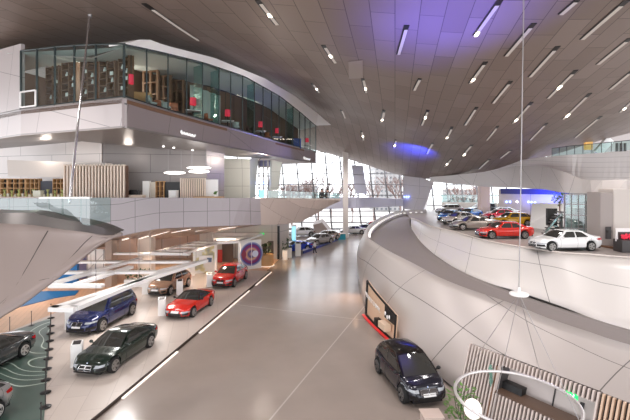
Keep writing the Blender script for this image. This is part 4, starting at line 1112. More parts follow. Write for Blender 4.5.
p = S0+sd*3.75+sn*.12+Vector((0, 0, zt0-.38)); es = empty('exit_sign', p-Vector((0, 0, .1)))
MB().bar(p-sd*.17, p+sd*.17, .05, .16).build('panel', M_green, es)
m = MB(); q = p+sn*.04; m.bar(q-sd*.11, q-sd*.02, .01, .06); m.bar(q-sd*.02+Vector((0, 0, -.035)), q-sd*.02+Vector((0, 0, .035)), .01, .03); m.bar(q+sd*.06+Vector((0, 0, -.05)), q+sd*.06+Vector((0, 0, .03)), .01, .035); m.sphere(q+sd*.07+Vector((0, 0, .05)), .018, 8, 6); m.build('pictogram', M_signwhite, es)
tag(es, 'green emergency exit sign hanging under the slats of the kiosk', 'exit sign')
m = MB(); p = S0+sd*1.15+sn*.45
for k in range(9):
    a = p+Vector((.05*math.sin(k*2.1), .05*math.cos(k*1.7), 1.25+.07*k)); m.bar(a, a+Vector((.09*math.cos(k*2.4), .09*math.sin(k*2.4), .16)), .10, .02)
m.bar(p+Vector((0, 0, 1.2)), p+Vector((0, 0, 1.95)), .03, .03); tag(m.build('hanging_scarf', mat('teal_scarf', srgb(110, 145, 132), .7)), 'small teal hanging ornament at the left edge of the kiosk hatch', 'ornament')

# ring pendant
e = empty('ring_pendant', W(517, 418, 9.6)); rc = Vector((4.80, 9.6, 3.5)); R_ = 1.36
ring = [rc+Vector((R_*math.cos(2*PI*k/72), R_*math.sin(2*PI*k/72), 0)) for k in range(72)]
mb = MB(); mb.tube(ring, .038, 8, closed=True); mb.build('ring', mat('ring_silver', srgb(205, 200, 198), .3, .4), e, smooth=True)
disc = W(519, 294, 9.6)
MB().lathe([(0, -.03), (.2, -.03), (.22, 0), (.2, .03), (.03, .05), (.03, .16), (0, .16)], disc, 24).build('hub', M_white, e, smooth=True)
tp = Vector((disc.x+.18, 9.6, zc(disc.x, 9.6)))
MB().tube([disc+Vector((0, 0, .1)), tp], .012, 6).build('cable', M_grey, e)
for a in (0.62, 2.2, 3.9, 5.4): MB().tube([disc, rc+Vector((R_*math.cos(a), R_*math.sin(a), .03))], .007, 5).build('wire', M_grey, e)
tag(e, 'thin silver ring pendant on a long cable at the lower right', 'pendant lamp')
# globe lamp and plant
gc = W(472.8, 409, 12.2); e = empty('globe_lamp', (gc.x, gc.y, 0))
MB().sphere(gc, .26, 24, 14, (1, 1, 1.15)).build('globe', M_globe, e, smooth=True)
MB().lathe([(0, 0), (.2, 0), (.2, .03), (.025, .05), (.025, gc.z-.28), (.08, gc.z-.26), (0, gc.z-.26)], (gc.x, gc.y, 0), 16).build('stand', M_dark, e, smooth=True)
tag(e, 'glowing oval globe lamp in front of the slatted kiosk', 'lamp')
pc = Vector((4.98, 13.5, 0)); e = empty('potted_plant', pc)
MB().lathe([(0, 0), (.24, 0), (.32, .5), (.28, .5), (.27, .42), (0, .42)], pc, 20).build('pot', M_white, e, smooth=True)
rnd = random.Random(11); m = MB()
for k in range(230):
    a = rnd.uniform(0, 2*PI); r = .46*math.sqrt(rnd.random()); zz = .5+rnd.random()*1.15; r *= (1.25-.55*abs(zz-1.0))
    q = pc+Vector((r*math.cos(a), r*math.sin(a), zz)); d = Vector((math.cos(a)*.8, math.sin(a)*.8, rnd.uniform(-.3, .6))).normalized()*rnd.uniform(.1, .2)
    sdv = d.cross(Vector((0, 0, 1))).normalized()*.05; m.poly([q, q+d*.5+sdv, q+d, q+d*.5-sdv])
m.build('leaves', M_leaf, e)
m = MB()
for k in range(7): m.tube([pc+Vector((0, 0, .4)), pc+Vector((.2*math.cos(k), .2*math.sin(k), 1.0)), pc+Vector((.3*math.cos(k*1.1), .3*math.sin(k*1.1), 1.5))], .012, 5)
m.build('stems', M_leaf2, e); tag(e, 'leafy green potted plant at the left end of the slatted kiosk', 'plant')
mb = MB(); p = G(431.5, 413.5, 1.0); mb.box((p.x, p.y, .5), (.62, .5, 1.0), .05); mb.box((p.x, p.y, 1.0), (.68, .56, .03), .05)
tag(mb.build('plinth', mat('pale_plinth', srgb(190, 172, 162), .5)), 'pale box plinth at the bottom edge in front of the small navy car', 'plinth')

# ------------------------------------------------------------------ upper right gallery
def band(name, px_b, px_t, m_, label, dep=1.2, cat='wall', sm=False):
    Bq, Tq = catmull([W(*p) for p in px_b], 50), catmull([W(*p) for p in px_t], 50)
    mb = MB(); mb.strip([Bq, Tq]); bk = Vector((.4, dep, 0))
    mb.grid([Tq, [p+bk for p in Tq]]); mb.grid([[p+bk for p in Bq], Bq]); mb.grid([[p+bk for p in Tq], [p+bk for p in Bq]])
    return struct(mb.build(name, m_, smooth=sm), label, cat)
M_rib2 = mat_panel('grey_ribbon', srgb(196, 189, 186), 7.5, 4.0, .4, .1, .018, .012, None, 0, .5)
band('ribbon_parapet', [(430, 181.5, 68), (460, 184.5, 63), (490, 187, 57), (515, 187.8, 51), (545, 189.5, 42), (568, 193, 35.5), (605, 193.5, 32), (640, 193.5, 31)],
     [(430, 177, 68), (460, 174.5, 63), (490, 171, 57), (515, 166, 51), (545, 166.8, 42), (565, 172, 36.5), (588, 180, 33.5), (640, 179, 31)], M_rib2, 'broad grey ribbon parapet sweeping below the right gallery')
band('wall_gallery_right', [(470, 180, 66), (520, 180, 56), (570, 186, 46), (640, 188, 42)], [(470, 166, 66), (520, 160, 56), (560, 155.5, 47), (585, 154, 45), (640, 150, 42)], M_ribs, 'white ribbed wall of the upper right gallery')
e = empty('glass_balustrade', W(600, 153, 44)); gp = [W(u, v, Y) for u, v, Y in ((552, 157, 48.5), (570, 155, 46.6), (585, 154, 45.2), (605, 152.3, 43.8), (632, 150, 42.2))]
gt = [p+Vector((0, 0, 1.05)) for p in gp]
MB().grid([gp, gt]).build('glass', M_gl_teal, e); m = MB(); m.tube(gt, .04, 6); m.build('handrail', M_darkgrey, e)
for p in catmull(gp, 10): MB().bar(p, p+Vector((0, 0, 1.05)), .05, .05).build('post', M_darkgrey, e)
tag(e, 'glass balustrade of the upper right gallery near the right edge', 'balustrade')
mb = MB(); mb.grid([[W(548, 160, 56), W(660, 152, 50)], [W(548, 118, 56), W(660, 105, 50)]]); struct(mb.build('wall_right', mat('gallery_back', srgb(158, 150, 146), .6), solid=.2), 'grey back wall of the upper right gallery', 'wall')
mb = MB(); mb.bar(W(597, 153.5, 46), W(610, 139, 46), .9, .4, up=(0, 1, 0)); struct(mb.build('brace', M_white), 'white slanted brace on the upper right gallery', 'column')
for k, u in enumerate((617, 621, 625)):
    m = MB(); p = W(u, 151, 43.4); m.lathe([(0, 0), (.14, 0), (.14, .9), (0, .9)], p+Vector((0, 0, -.05)), 10); tag(m.build('dark_bollard', M_darkgrey), 'dark bollard behind the upper right balustrade, %s of three' % ['leftmost', 'middle', 'rightmost'][k], 'bollard', 'bollards on the upper gallery')
p = W(590, 149.5, 47); e = empty('warm_display', p); MB().box(p+Vector((0, .3, .55)), (.8, .4, 1.1)).build('panel', mat('gold_panel', srgb(205, 165, 100), .5, emit=srgb(235, 180, 100), es=.4), e); MB().box(p+Vector((0, .3, 1.16)), (1.0, .5, .1)).build('top', M_white, e); tag(e, 'warm lit display left of the white brace on the upper right gallery', 'display')

# back wall of the deck and blue lit recess
mb = MB(); bw_ = [W(404, 212, 76), W(440, 212, 76)]
mb = MB(); wl = [Vector((28.5, 62, DZ)), Vector((31.5, 59.5, DZ)), Vector((36, 54, DZ)), Vector((38, 48, DZ)), Vector((50, 46, DZ))]
mb.strip([wl, [p+Vector((0, 0, 3.95)) for p in wl]]); struct(mb.build('wall_back', mat_panel('deck_wall', srgb(214, 204, 200), 4.5, 5, .5, 0, .02, .01), solid=.2), 'pale back wall of the car deck with small blue lamps', 'wall')
mb = MB(); wl2 = [p+Vector((0, -.6, 3.25)) for p in wl[:4]]; mb.strip([wl2, [p+Vector((0, 0, .8)) for p in wl2], [p+Vector((.8, 2.4, .8)) for p in wl2]]); struct(mb.build('trim_5', mat('blue_lit_fascia', srgb(52, 56, 120), .4), solid=.1), 'dark blue lit fascia above the car deck wall', 'trim')  # blue light on the recess is put into the fascia colour
for k, (u, v) in enumerate(((497.5, 201.5), (507, 201.8), (510.5, 201.8), (517.5, 201.8), (529, 202), (532, 202.2), (535.5, 202.3))):
    # put on the wall plane
    best = None
    for a, c in zip(wl, wl[1:]):
        kx = (u-315)/F; d = c-a; den = d.x-kx*d.y
        if abs(den) < 1e-6: continue
        t = (kx*a.y-a.x)/den
        if -.02 <= t <= 1.02: best = a.lerp(c, t); break
    if best is None: continue
    q = W(u, v, best.y-.15); m = MB(); m.sphere(q, .2, 12, 8, (1.3, .5, .8)); tag(m.build('blue_lamp', M_blueglow if k != 3 else M_lampw), 'small glowing %s lamp on the deck back wall, %s from the left' % ('white' if k == 3 else 'blue', ordinal[k]), 'lamp', 'lamps on the deck back wall')
q = W(485.5, 225, 60); mb = MB(); mb.prism([(q.x-.7, 60), (q.x+.7, 60), (q.x+.7, 61.2), (q.x-.7, 61.2)], DZ, 8.6); struct(mb.build('column', mat('pinkish_column', srgb(218, 196, 190), .5)), 'pinkish white square column behind the dark SUV on the deck', 'column')
mb = MB(); lw = catmull([(22, 69.5, DZ), (24, 70, DZ), (29, 68, DZ), (31, 64, DZ)], 20); mb.strip([lw, [p+Vector((0, 0, 1.6)) for p in lw], [p+Vector((.1, .5, 1.6)) for p in lw]]); struct(mb.build('wall_deck_far', M_offwhite), 'low pale wall at the far end of the car deck', 'wall')
e = empty('glass_balustrade', (26, 69.5, 5.6)); MB().grid([[p+Vector((0, .2, 1.6)) for p in lw], [p+Vector((0, .2, 2.9)) for p in lw]]).build('glass', M_gl_teal, e)
for p in lw[::3]: MB().bar(p+Vector((0, .2, 1.6)), p+Vector((0, .2, 2.9)), .08, .08).build('post', M_grey, e)
tag(e, 'glass balustrade on the low far wall behind the parked deck cars', 'balustrade')
# glass lift box
x0, x1 = 20.7, 23.3; Yl = 33.5
def at(u, Y, z): return Vector(((u-315)*Y/F, Y, z))
le = empty('glass_lift', at(582, 34.2, DZ)); zt = 7.85
a, c, d = at(564.5, 33.6, DZ), at(592.5, 32.6, DZ), at(600, 35.6, DZ); bq = at(570, 36.6, DZ)
up_ = Vector((0, 0, zt-DZ))
for p, q in ((a, c), (c, d), (a, bq), (bq, d)): MB().grid([[p, q], [p+up_, q+up_]]).build('glass', M_gl_teal, le)
for p, q in ((a, c), (c, d), (bq, d)):
    for t in (0, .25, .5, .75, 1): MB().bar(p.lerp(q, t), p.lerp(q, t)+up_, .1 if t in (0, 1) else .06, .1).build('post', M_grey, le)
    for z in (.05, 1.0, 2.1, 3.0, 3.8): MB().bar(p+Vector((0, 0, z)), q+Vector((0, 0, z)), .06, .08).build('rail', M_grey, le)
MB().box(at(578, 35.2, DZ+1.4), (1.3, 1.2, 2.4)).build('lift_cabin', mat('lift_cabin', srgb(150, 142, 142), .4, .4), le)
MB().box(at(586.5, 34.2, DZ+1.6), (.25, .25, 3.2)).build('shaft_rail', M_darkgrey, le)
tag(le, 'tall glass lift enclosure with grey frame on the car deck', 'lift')
p = at(598.4, 33.0, 6.95); es = empty('exit_sign', p-Vector((0, 0, .15))); MB().box(p, (.5, .08, .24)).build('panel', M_green, es)
m = MB(); q = p+Vector((0, -.06, 0)); m.box(q+Vector((-.1, 0, 0)), (.16, .01, .05)); m.box(q+Vector((.09, 0, -.02)), (.05, .01, .12)); m.sphere(q+Vector((.1, 0, .07)), .03, 8, 6); m.build('pictogram', M_signwhite, es); MB().bar(p+Vector((0, 0, .12)), p+Vector((0, 0, .9)), .03, .03).build('hanger', M_grey, es)
tag(es, 'green emergency exit sign beside the glass lift', 'exit sign')
a, c = at(600.5, 29.8, DZ), at(613, 29.3, DZ)
mb = MB(); mb.prism([(a.x, a.y), (c.x, c.y), (c.x+.6, c.y+2.4), (a.x+.6, a.y+2.4)], DZ, 8.05); struct(mb.build('wall_block', mat('taupe_block', srgb(170, 160, 156), .5)), 'taupe wall block right of the glass lift', 'wall')
a, c = at(613.2, 29.4, DZ), at(640, 28.8, DZ)
mb = MB(); mb.prism([(a.x, a.y), (c.x, c.y), (c.x+.6, c.y+2.4), (a.x+.6, a.y+2.4)], DZ, 8.3); struct(mb.build('wall_block', M_offwhite), 'white wall block at the right edge above the car deck', 'wall')
mb = MB(); p = at(608.3, 29.3, DZ+1.1); mb.box(p, (.35, .12, .9)); mb.box(p+Vector((0, -.1, .1)), (.25, .1, .2)); tag(mb.build('wall_phone', M_darkgrey), 'dark info terminal on the taupe wall block', 'terminal')
p = at(629, 27.6, DZ); e = empty('flower_planter', p); MB().box(p+Vector((0, 0, .42)), (1.5, .9, .84), -.05).build('box', M_darkgrey, e)
MB().box(p+Vector((0, .15, 1.15)), (1.55, .08, .9), -.05).build('white_frame', M_white, e); MB().box(p+Vector((0, .08, 1.05)), (1.3, .1, .6), -.05).build('screen', mat('dark_screen', srgb(60, 50, 48), .4), e)
m = MB(); rnd = random.Random(2)
for k in range(40): m.sphere(p+Vector((rnd.uniform(-.6, .6), rnd.uniform(-.3, .02), .9+rnd.uniform(0, .3))), .075, 6, 4)
m.build('flowers', M_red, e); tag(e, 'dark planter box with red flowers at the right edge of the deck', 'planter')
mb = MB(); a, c = at(596, 30.4, DZ), at(618, 28.6, DZ); mb.bar(a+Vector((0, -.3, .07)), c+Vector((0, -.3, .07)), .35, .14); tag(mb.build('wooden_kerb', M_brownwood), 'low brown wooden kerb in front of the taupe wall block', 'kerb')
# escalator-like stair with stripes, white ramp panels and tree
e = empty('staircase', at(553, 36.6, DZ)); 
for k in range(9):
    t = k/8; p = at(lerp(547, 561, t), 36.5, DZ+.15+2.0*t); MB().box(p, (.36, 1.2, .1), 0).build('step', M_chrome if k % 2 else M_darkgrey, e)
MB().bar(at(545, 36, DZ+.3), at(562, 36, DZ+2.1), .05, .16).build('side_panel', M_chrome, e); MB().bar(at(545, 37.1, DZ+.3), at(562, 37.1, DZ+2.1), .05, .16).build('side_panel', M_chrome, e)
MB().box(at(551.5, 37.6, DZ+1.6), (.9, .3, 1.6)).build('dark_panel', M_dark, e); MB().bar(at(561, 36.5, DZ), at(561, 36.5, DZ+2.1), .2, .2).build('post', M_grey, e)
tag(e, 'small metal staircase with dark and shiny steps left of the glass lift', 'stairs')
mb = MB(); mb.prism([(at(530, 43, 0).x, 43), (at(563, 40, 0).x, 40), (at(565, 42.5, 0).x, 42.5), (at(532, 45, 0).x, 45)], DZ, DZ+.5)
n0 = len(mb.v)
mb.v = [(x, y, z if z < DZ+.1 else (DZ+.4+ (2.2 if x > at(545, 42, 0).x else 0))) for x, y, z in mb.v]
struct(mb.build('sloped_wall', M_white), 'white sloped wall block behind the white coupe', 'wall')
p = at(560, 36.0, DZ+0.0); p = at(559.8, 38.4, DZ); e = empty('indoor_tree', p); m = MB(); m.tube([p+Vector((0, 0, .5)), p+Vector((0, 0, 3.0))], .07, 6); m.build('trunk', M_bark, e)
MB().lathe([(0, 0), (.35, 0), (.45, .6), (0, .6)], p, 14).build('pot', M_darkgrey, e)
m = MB(); rnd = random.Random(5)
for k in range(160):
    a = rnd.uniform(0, 2*PI); b_ = rnd.uniform(-1, 1); r = .75*rnd.random()**.4; q = p+Vector((r*math.cos(a)*math.sqrt(1-b_*b_), r*math.sin(a)*math.sqrt(1-b_*b_), 3.3+r*b_*.9))
    d = Vector((rnd.uniform(-1, 1), rnd.uniform(-1, 1), rnd.uniform(-.5, 1))).normalized()*.22; s_ = d.cross(Vector((.3, .2, 1))).normalized()*.08; m.poly([q, q+d*.5+s_, q+d, q+d*.5-s_])
m.build('crown', M_leaf, e); tag(e, 'green indoor tree just left of the glass lift', 'tree')

# ------------------------------------------------------------------ showroom back wall, kiosk, frames, pods
mb = MB(); bwl = [Vector((-45, 47.2, 0)), Vector((-13.5, 47.2, 0)), Vector((-13.5, 46.9, 0))]
mb.strip([bwl[:2], [p+Vector((0, 0, 5.6)) for p in bwl[:2]]]); struct(mb.build('wall_showroom', mat_panel('tan_wall_panel', srgb(186, 154, 136), 3, 6, .6, 0, .03, .04), solid=.2), 'tan panelled back wall of the lower showroom', 'wall')
mb = MB(); l2 = [Vector((-13.5, 47.0, 0)), Vector((-4.4, 46.6, 0)), Vector((-3.4, 49.6, 0))]
mb.strip([l2, [p+Vector((0, 0, 5.8)) for p in l2]]); struct(mb.build('wall_core', mat_panel('pale_core', srgb(206, 198, 190), 4.2, 3.1, .5, 0, .015, .01), solid=.2), 'pale wall of the core behind the lower showroom', 'wall')
for k, (u1, u2, vt, lb) in enumerate(((262.5, 266.5, 244, 'left'), (268, 273.5, 241, 'right'))):
    a, c = W(u1, vt, 46.4), W(u2, vt, 46.4); d_ = empty('door_%d' % (k+1), ((a.x+c.x)/2, 46.45, 0)); struct(d_, '%s dark door in the pale core wall' % lb, 'door')
    MB().box(((a.x+c.x)/2, 46.5, a.z/2), (c.x-a.x, .1, a.z)).build('panel', mat('door_brown', srgb(96, 84, 76), .5), d_); MB().box((c.x-.12, 46.42, a.z/2), (.04, .05, .3)).build('handle', M_chrome, d_)
mb = MB(); a = W(278.5, 226, 46.2); mb.box((a.x, 46.3, a.z/2), (.25, .3, a.z)); struct(mb.build('trim_6', M_dark), 'dark vertical edge at the end of the pale core wall', 'trim')
m = MB(); p = W(262, 233.8, 46.2); m.box(p, (.5, .06, .2)); tag(m.build('exit_sign', M_green), 'tiny green exit sign on the pale core wall above the ring poster', 'exit sign')
m = MB(); p = W(122, 246, 46.9); m.box(p, (.55, .06, .24)); tag(m.build('exit_sign', M_green), 'tiny green exit sign on the tan wall under the bridge', 'exit sign')
for u1, u2, Y, lb in ((135.5, 151, 36.5, 'wide pale square pillar in the lower showroom'), (105, 111.5, 33.6, 'slim taupe pillar in the lower showroom behind the white frames')):
    a, c = W(u1, 240, Y), W(u2, 240, Y); mb = MB(); mb.prism([(a.x, Y), (c.x, Y), (c.x, Y+1), (a.x, Y+1)], .02, 5.2); struct(mb.build('pillar', mat('pillar_cream', srgb(218, 206, 196), .6) if u1 > 120 else mat('pillar_taupe', srgb(160, 142, 130), .6)), lb, 'pillar')
e = empty('white_panel_wall', W(96, 280, 36.5)); e.location.z = .02
a, c = W(87, 249, 36.5), W(105, 249, 36.5); MB().box(((a.x+c.x)/2, 36.5, a.z/2), (c.x-a.x, .15, a.z-.04)).build('panel', M_white, e)
for t in (.04, .5, .96): MB().box((lerp(a.x, c.x, t), 36.4, a.z/2), (.05, .05, a.z-.1)).build('post', M_grey, e)
MB().bar((a.x+.1, 36.38, .8), (c.x-.1, 36.38, 2.3), .03, .03).build('brace', M_grey, e)
tag(e, 'white lit panel wall with thin struts behind the suspended white frames', 'panel')
mb = MB(); a, c = W(111, 240, 34.6), W(136, 240, 35.6); mb.prism([(a.x, a.y), (c.x, c.y), (c.x, c.y+.3), (a.x, a.y+.3)], .02, 4.4); struct(mb.build('wall_showroom_brown', M_tanwall), 'brownish wall piece between the two pillars of the lower showroom', 'wall')
mb = MB(); a, c = W(48, 250, 33.2), W(77, 250, 34); mb.prism([(a.x, a.y), (c.x, c.y), (c.x, c.y+.3), (a.x, a.y+.3)], .02, 2.6); tag(mb.build('partition', M_blue), 'bright blue partition wall behind the blue carpet', 'partition')
mb = MB(); a, c = W(79, 250, 36.5), W(87.5, 250, 37); mb.prism([(a.x, a.y), (c.x, c.y), (c.x, c.y+.3), (a.x, a.y+.3)], .02, 2.8); tag(mb.build('partition', mat('lavender', srgb(140, 138, 178), .6)), 'lavender grey partition right of the bright blue one', 'partition')
# kiosk box with ring poster
ky = 41.0
e = empty('poster_wall', W(250, 272, 40.6)); e.location.z = .02
a, c = W(240.2, 241, 40.3), W(260.8, 239.5, 41.5); zt = a.z
MB().bar(Vector((a.x, a.y, zt/2+.02)), Vector((c.x, c.y, zt/2+.02)), .3, zt).build('panel', M_white, e)
cc = (a+c)/2; dd = (c-a).normalized(); nn = Vector((dd.y, -dd.x, 0)); cc.z = zt*.53; 
M_poster, N, L, b = newmat('ring_poster')
tcn = N.new('ShaderNodeUVMap'); gr = N.new('ShaderNodeTexGradient'); gr.gradient_type = 'SPHERICAL'; rp_ = N.new('ShaderNodeValToRGB'); L.new(tcn.outputs[0], gr.inputs[0]); L.new(gr.outputs['Fac'], rp_.inputs[0]); L.new(rp_.outputs[0], b.inputs['Base Color'])
els = rp_.color_ramp.elements; els[0].position = 0; els[0].color = srgb(190, 196, 226); els[1].position = 1; els[1].color = srgb(200, 160, 170)
for pos, col in ((.16, srgb(60, 70, 150)), (.3, srgb(150, 40, 90)), (.4, srgb(120, 60, 140)), (.55, srgb(225, 175, 140)), (.75, srgb(70, 70, 130))):
    el = els.new(pos); el.color = col
def fan(cx, r, t0, t1, mtl, name, off, nseg=24, asp=1.0):
    m = MB(); ctr = cc+dd*cx+nn*off
    for k in range(nseg):
        a0, a1 = lerp(t0, t1, k/nseg), lerp(t0, t1, (k+1)/nseg)
        m.poly([ctr, ctr+dd*(r*math.cos(a0))+Vector((0, 0, r*asp*math.sin(a0))), ctr+dd*(r*math.cos(a1))+Vector((0, 0, r*asp*math.sin(a1)))], [(0, 0), (math.cos(a0), math.sin(a0)), (math.cos(a1), math.sin(a1))])
    return m.build(name, mtl, e)
if nn.y > 0: nn = -nn
rr = (c-a).length*.54
fan(0, rr, PI/2, 3*PI/2, M_poster, 'ring_graphic', .17)
fan(.06, rr, -PI/2, PI/2, M_poster, 'ring_graphic', .17)
fan(-rr*.9, rr*.45, -1.2, 1.2, mat('maroon_graphic', srgb(150, 60, 85), .5), 'maroon_graphic', .175); fan(rr*.35, rr*.28, 0, 2*PI, mat('pale_graphic', srgb(220, 225, 245), .5), 'pale_graphic', .18)
tag(e, 'white poster wall with a coloured ring graphic behind the red SUV', 'poster')
# kiosk opening beside it: posts, canopy
e = empty('white_canopy', W(228, 272, 40)); e.location.z = 0.02
fr1, fr2, bk1, bk2 = W(215.5, 248.3, 38.2), W(239, 248.8, 39), W(213, 239.5, 45), W(262, 238.6, 45)
zc_ = 3.05
for p in (fr1, fr2, bk1, bk2): p.z = zc_
for p, q in ((fr1, fr2), (fr2, bk2), (bk2, bk1), (bk1, fr1)): MB().bar(p, q, .25, .22).build('beam', M_white, e)
for k in range(1, 9): MB().bar(fr1.lerp(bk1, k/9), fr2.lerp(bk2, k/9), .22 if k % 3 else .6, .06).build('slat', M_white, e)
for p in (fr1, fr2): MB().bar(Vector((p.x, p.y, .02)), p, .16, .16).build('post', M_white, e)
tag(e, 'white slatted canopy beside the ring poster wall', 'canopy')
mb = MB(); a, c = W(222, 250, 44.5), W(233, 250, 44.5); mb.box(((a.x+c.x)/2, 44.6, 1.25), (c.x-a.x, .2, 2.45)); tag(mb.build('brown_partition', mat('dark_brown_partition', srgb(104, 84, 74), .6)), 'dark brown partition under the white slatted canopy', 'partition')
mb = MB(); p = W(220, 256, 43.8); mb.box(p, (.5, .08, 1.4)); tag(mb.build('red_poster', mat('poster_red', srgb(185, 50, 45), .5)), 'narrow red poster under the left of the white slatted canopy', 'poster')
# photo wall with monitor
e = empty('photo_wall', W(206, 272, 38)); e.location.z = .12
M_photo, N, L, b = newmat('soft_photo')
tcn = N.new('ShaderNodeTexCoord'); nz = N.new('ShaderNodeTexNoise'); nz.inputs['Scale'].default_value = .9; nz.inputs['Detail'].default_value = 2; rp_ = N.new('ShaderNodeValToRGB')
L.new(tcn.outputs['Object'], nz.inputs['Vector']); L.new(nz.outputs['Fac'], rp_.inputs[0]); L.new(rp_.outputs[0], b.inputs['Base Color'])
els = rp_.color_ramp.elements; els[0].position = .3; els[0].color = srgb(150, 154, 150); els[1].position = .7; els[1].color = srgb(250, 249, 245)
el = els.new(.45); el.color = srgb(222, 212, 160); el = els.new(.5); el.color = srgb(240, 240, 236)
a, c = W(193, 250, 38.2), W(217, 250, 39.2); zt = 2.75
MB().bar(Vector((a.x, a.y, .12+zt/2)), Vector((c.x, c.y, .12+zt/2)), .2, zt).build('panel', M_photo, e)
a2, c2 = W(199, 259.5, 38.0), W(212.5, 259.5, 38.4); MB().bar(a2, c2, .25, .75).build('monitor_panel', M_white, e)
a2, c2 = W(207, 260, 37.8), W(211.5, 260, 38.0); MB().bar(a2, c2, .1, .4).build('screen', mat('screen_blue', srgb(90, 110, 135), .3), e)
tag(e, 'pale photo wall carrying a white monitor panel left of the red SUV', 'display wall')

# suspended white frames
def frame(name, lines, z, label, w=.34, h=.16, wires=()):
    e = None
    for (u1, v1, u2, v2) in lines:
        a, c = G(u1, v1, z), G(u2, v2, z)
        if e is None: e = empty(name, (a+c)/2)
        MB().bar(a, c, w, h).build('beam', M_white, e)
    for (u, v) in wires:
        a = G(u, v, z); MB().tube([a, a+Vector((0, 0, 3.6))], .012, 5).build('wire', M_grey, e)
    tag(e, label, 'light frame', 'white suspended frames'); return e
frame('suspended_frame', [(52, 309.5, 206, 260.5), (74, 308.5, 164, 271.5), (51, 308.5, 76, 309), (160, 271.5, 196, 262.5)], 2.75, 'nearest white suspended frame hanging over the dark blue SUV', .42, .2, ((96, 295), (139, 281), (196, 264)))
frame('suspended_frame', [(50, 285.8, 103, 285.8), (53, 283.5, 140, 258.5), (76, 284.5, 131, 267)], 2.75, 'white suspended frame behind the nearest one, next to the blue partition', .4, .18, ((91, 273), (130, 262)))
frame('suspended_frame', [(64, 272.5, 168, 272)], 2.75, 'long white suspended beam crossing level with the far end of the nearest frame', .5, .16, ((70, 272.5), (150, 272)))
frame('suspended_frame', [(78, 262, 190, 262)], 2.75, 'long white suspended beam second from the back', .5, .16, ((90, 262), (180, 262)))
frame('suspended_frame', [(112, 253.5, 190, 254.2)], 2.75, 'short white suspended beam furthest back', .5, .16, ((120, 253.5), (180, 254)))
frame('suspended_frame', [(154, 252.5, 183, 253.5), (154, 252.5, 197, 241.8), (183, 253.5, 218, 242.8), (197, 241.8, 218, 242.8), (163, 250, 192, 251), (176, 247, 203, 247.6), (187, 244.3, 211, 245)], 3.0, 'white slatted suspended canopy above the copper SUV', .5, .14, ((163, 251), (207, 243)))

# info pods
def make_pod():
    e = empty('info_pod', (0, 0, 0)); m = MB(); m.box((0, 0, .5), (.42, .26, 1.0)); m.v = [(x, y, z if z < .5 else z-.06*(y < 0)+.06*(y > 0)) for x, y, z in m.v]; m.build('body', M_white, e, False)
    m = MB(); m.poly([(-.15, -.1, .965), (.15, -.1, .965), (.15, .1, 1.055), (-.15, .1, 1.055)]); m.build('screen', M_darkgrey, e, False, solid=.01); return e
pod = make_pod()
for i, (u, v, lb, z) in enumerate(((77, 366, 'white info pod beside the dark green coupe', .12), (70, 328.5, 'white info pod at the left front of the dark blue SUV', .12), (162, 315.3, 'white info pod left of the red roadster', .12), (179.8, 294.5, 'white info pod between the copper SUV and the red roadster', .12), (145.5, 294, 'white info pod left of the copper SUV', .12), (209.5, 286.5, 'white info pod left of the red SUV', .12), (192.3, 275.5, 'white info pod in front of the pale photo wall', .12), (298, 256, 'white info pod beside the far blue car', 0))):
    o = pod if i == 0 else copy_tree(pod); o.location = G(u, v, z); o.rotation_euler.z = .25; tag(o, lb, 'info pod', 'info pods')
    if i in (0,): o.scale = (1.1, 1.1, 1.1)
    if i == 7: o.scale = (1.5, 1.5, 1.6)
# planters by the far screens
for k, (u, v) in enumerate(((285, 259.5), (289.3, 257.5))):
    p = G(u, v); e = empty('planter', p); MB().box(p+Vector((0, 0, .55)), (.55, .55, 1.1)).build('box', M_white, e); m = MB(); rnd = random.Random(20+k)
    for j in range(60):
        q = p+Vector((rnd.uniform(-.3, .3), rnd.uniform(-.3, .3), 1.1+rnd.random()*1.0)); d = Vector((rnd.uniform(-1, 1), rnd.uniform(-1, 1), rnd.uniform(0, 1))).normalized()*.3; s_ = d.cross(Vector((.2, .1, 1))).normalized()*.07; m.poly([q, q+d*.5+s_, q+d, q+d*.5-s_])
    m.build('leaves', M_leaf2, e); tag(e, 'white box planter with green leaves near the far blue car, %s of two' % ['left', 'right'][k], 'planter')
p = G(266, 265.5); e = empty('planter', p); MB().lathe([(0, 0), (.8, 0), (.8, 1.2), (.7, 1.2), (0, 1.1)], p, 24).build('box', mat('wood_drum', srgb(190, 150, 105), .6), e, smooth=True); m = MB(); rnd = random.Random(33)
for j in range(80):
    a = rnd.uniform(0, 6.28); q = p+Vector((.6*math.cos(a)*rnd.random(), .6*math.sin(a)*rnd.random(), 1.15+rnd.random()*1.1)); d = Vector((rnd.uniform(-1, 1), rnd.uniform(-1, 1), rnd.uniform(0, 1))).normalized()*.35; s_ = d.cross(Vector((.2, .1, 1))).normalized()*.08; m.poly([q, q+d*.5+s_, q+d, q+d*.5-s_])
m.build('leaves', M_leaf2, e); MB().lathe([(.82, .02), (.9, .02), (.9, .06), (.82, .06)], p, 24).build('glow_ring', M_strip, e); tag(e, 'round wooden drum planter glowing at its foot beside the ring poster wall', 'planter')
p = G(143, 285); e = empty('planter', p+Vector((0, 0, .12))); p = e.location.copy(); p = G(139, 286, .12); e.location = p
MB().box(p+Vector((0, 0, .3)), (2.2, .7, .6)).build('box', M_white, e); m = MB(); rnd = random.Random(31)
for j in range(120):
    q = p+Vector((rnd.uniform(-1.0, 1.0), rnd.uniform(-.3, .3), .6+rnd.random()*.7)); d = Vector((rnd.uniform(-1, 1), rnd.uniform(-1, 1), rnd.uniform(0, 1))).normalized()*.3; s_ = d.cross(Vector((.2, .1, 1))).normalized()*.07; m.poly([q, q+d*.5+s_, q+d, q+d*.5-s_])
m.build('leaves', M_leaf2, e); tag(e, 'long white planter with green leaves behind the nearest white frame', 'planter')
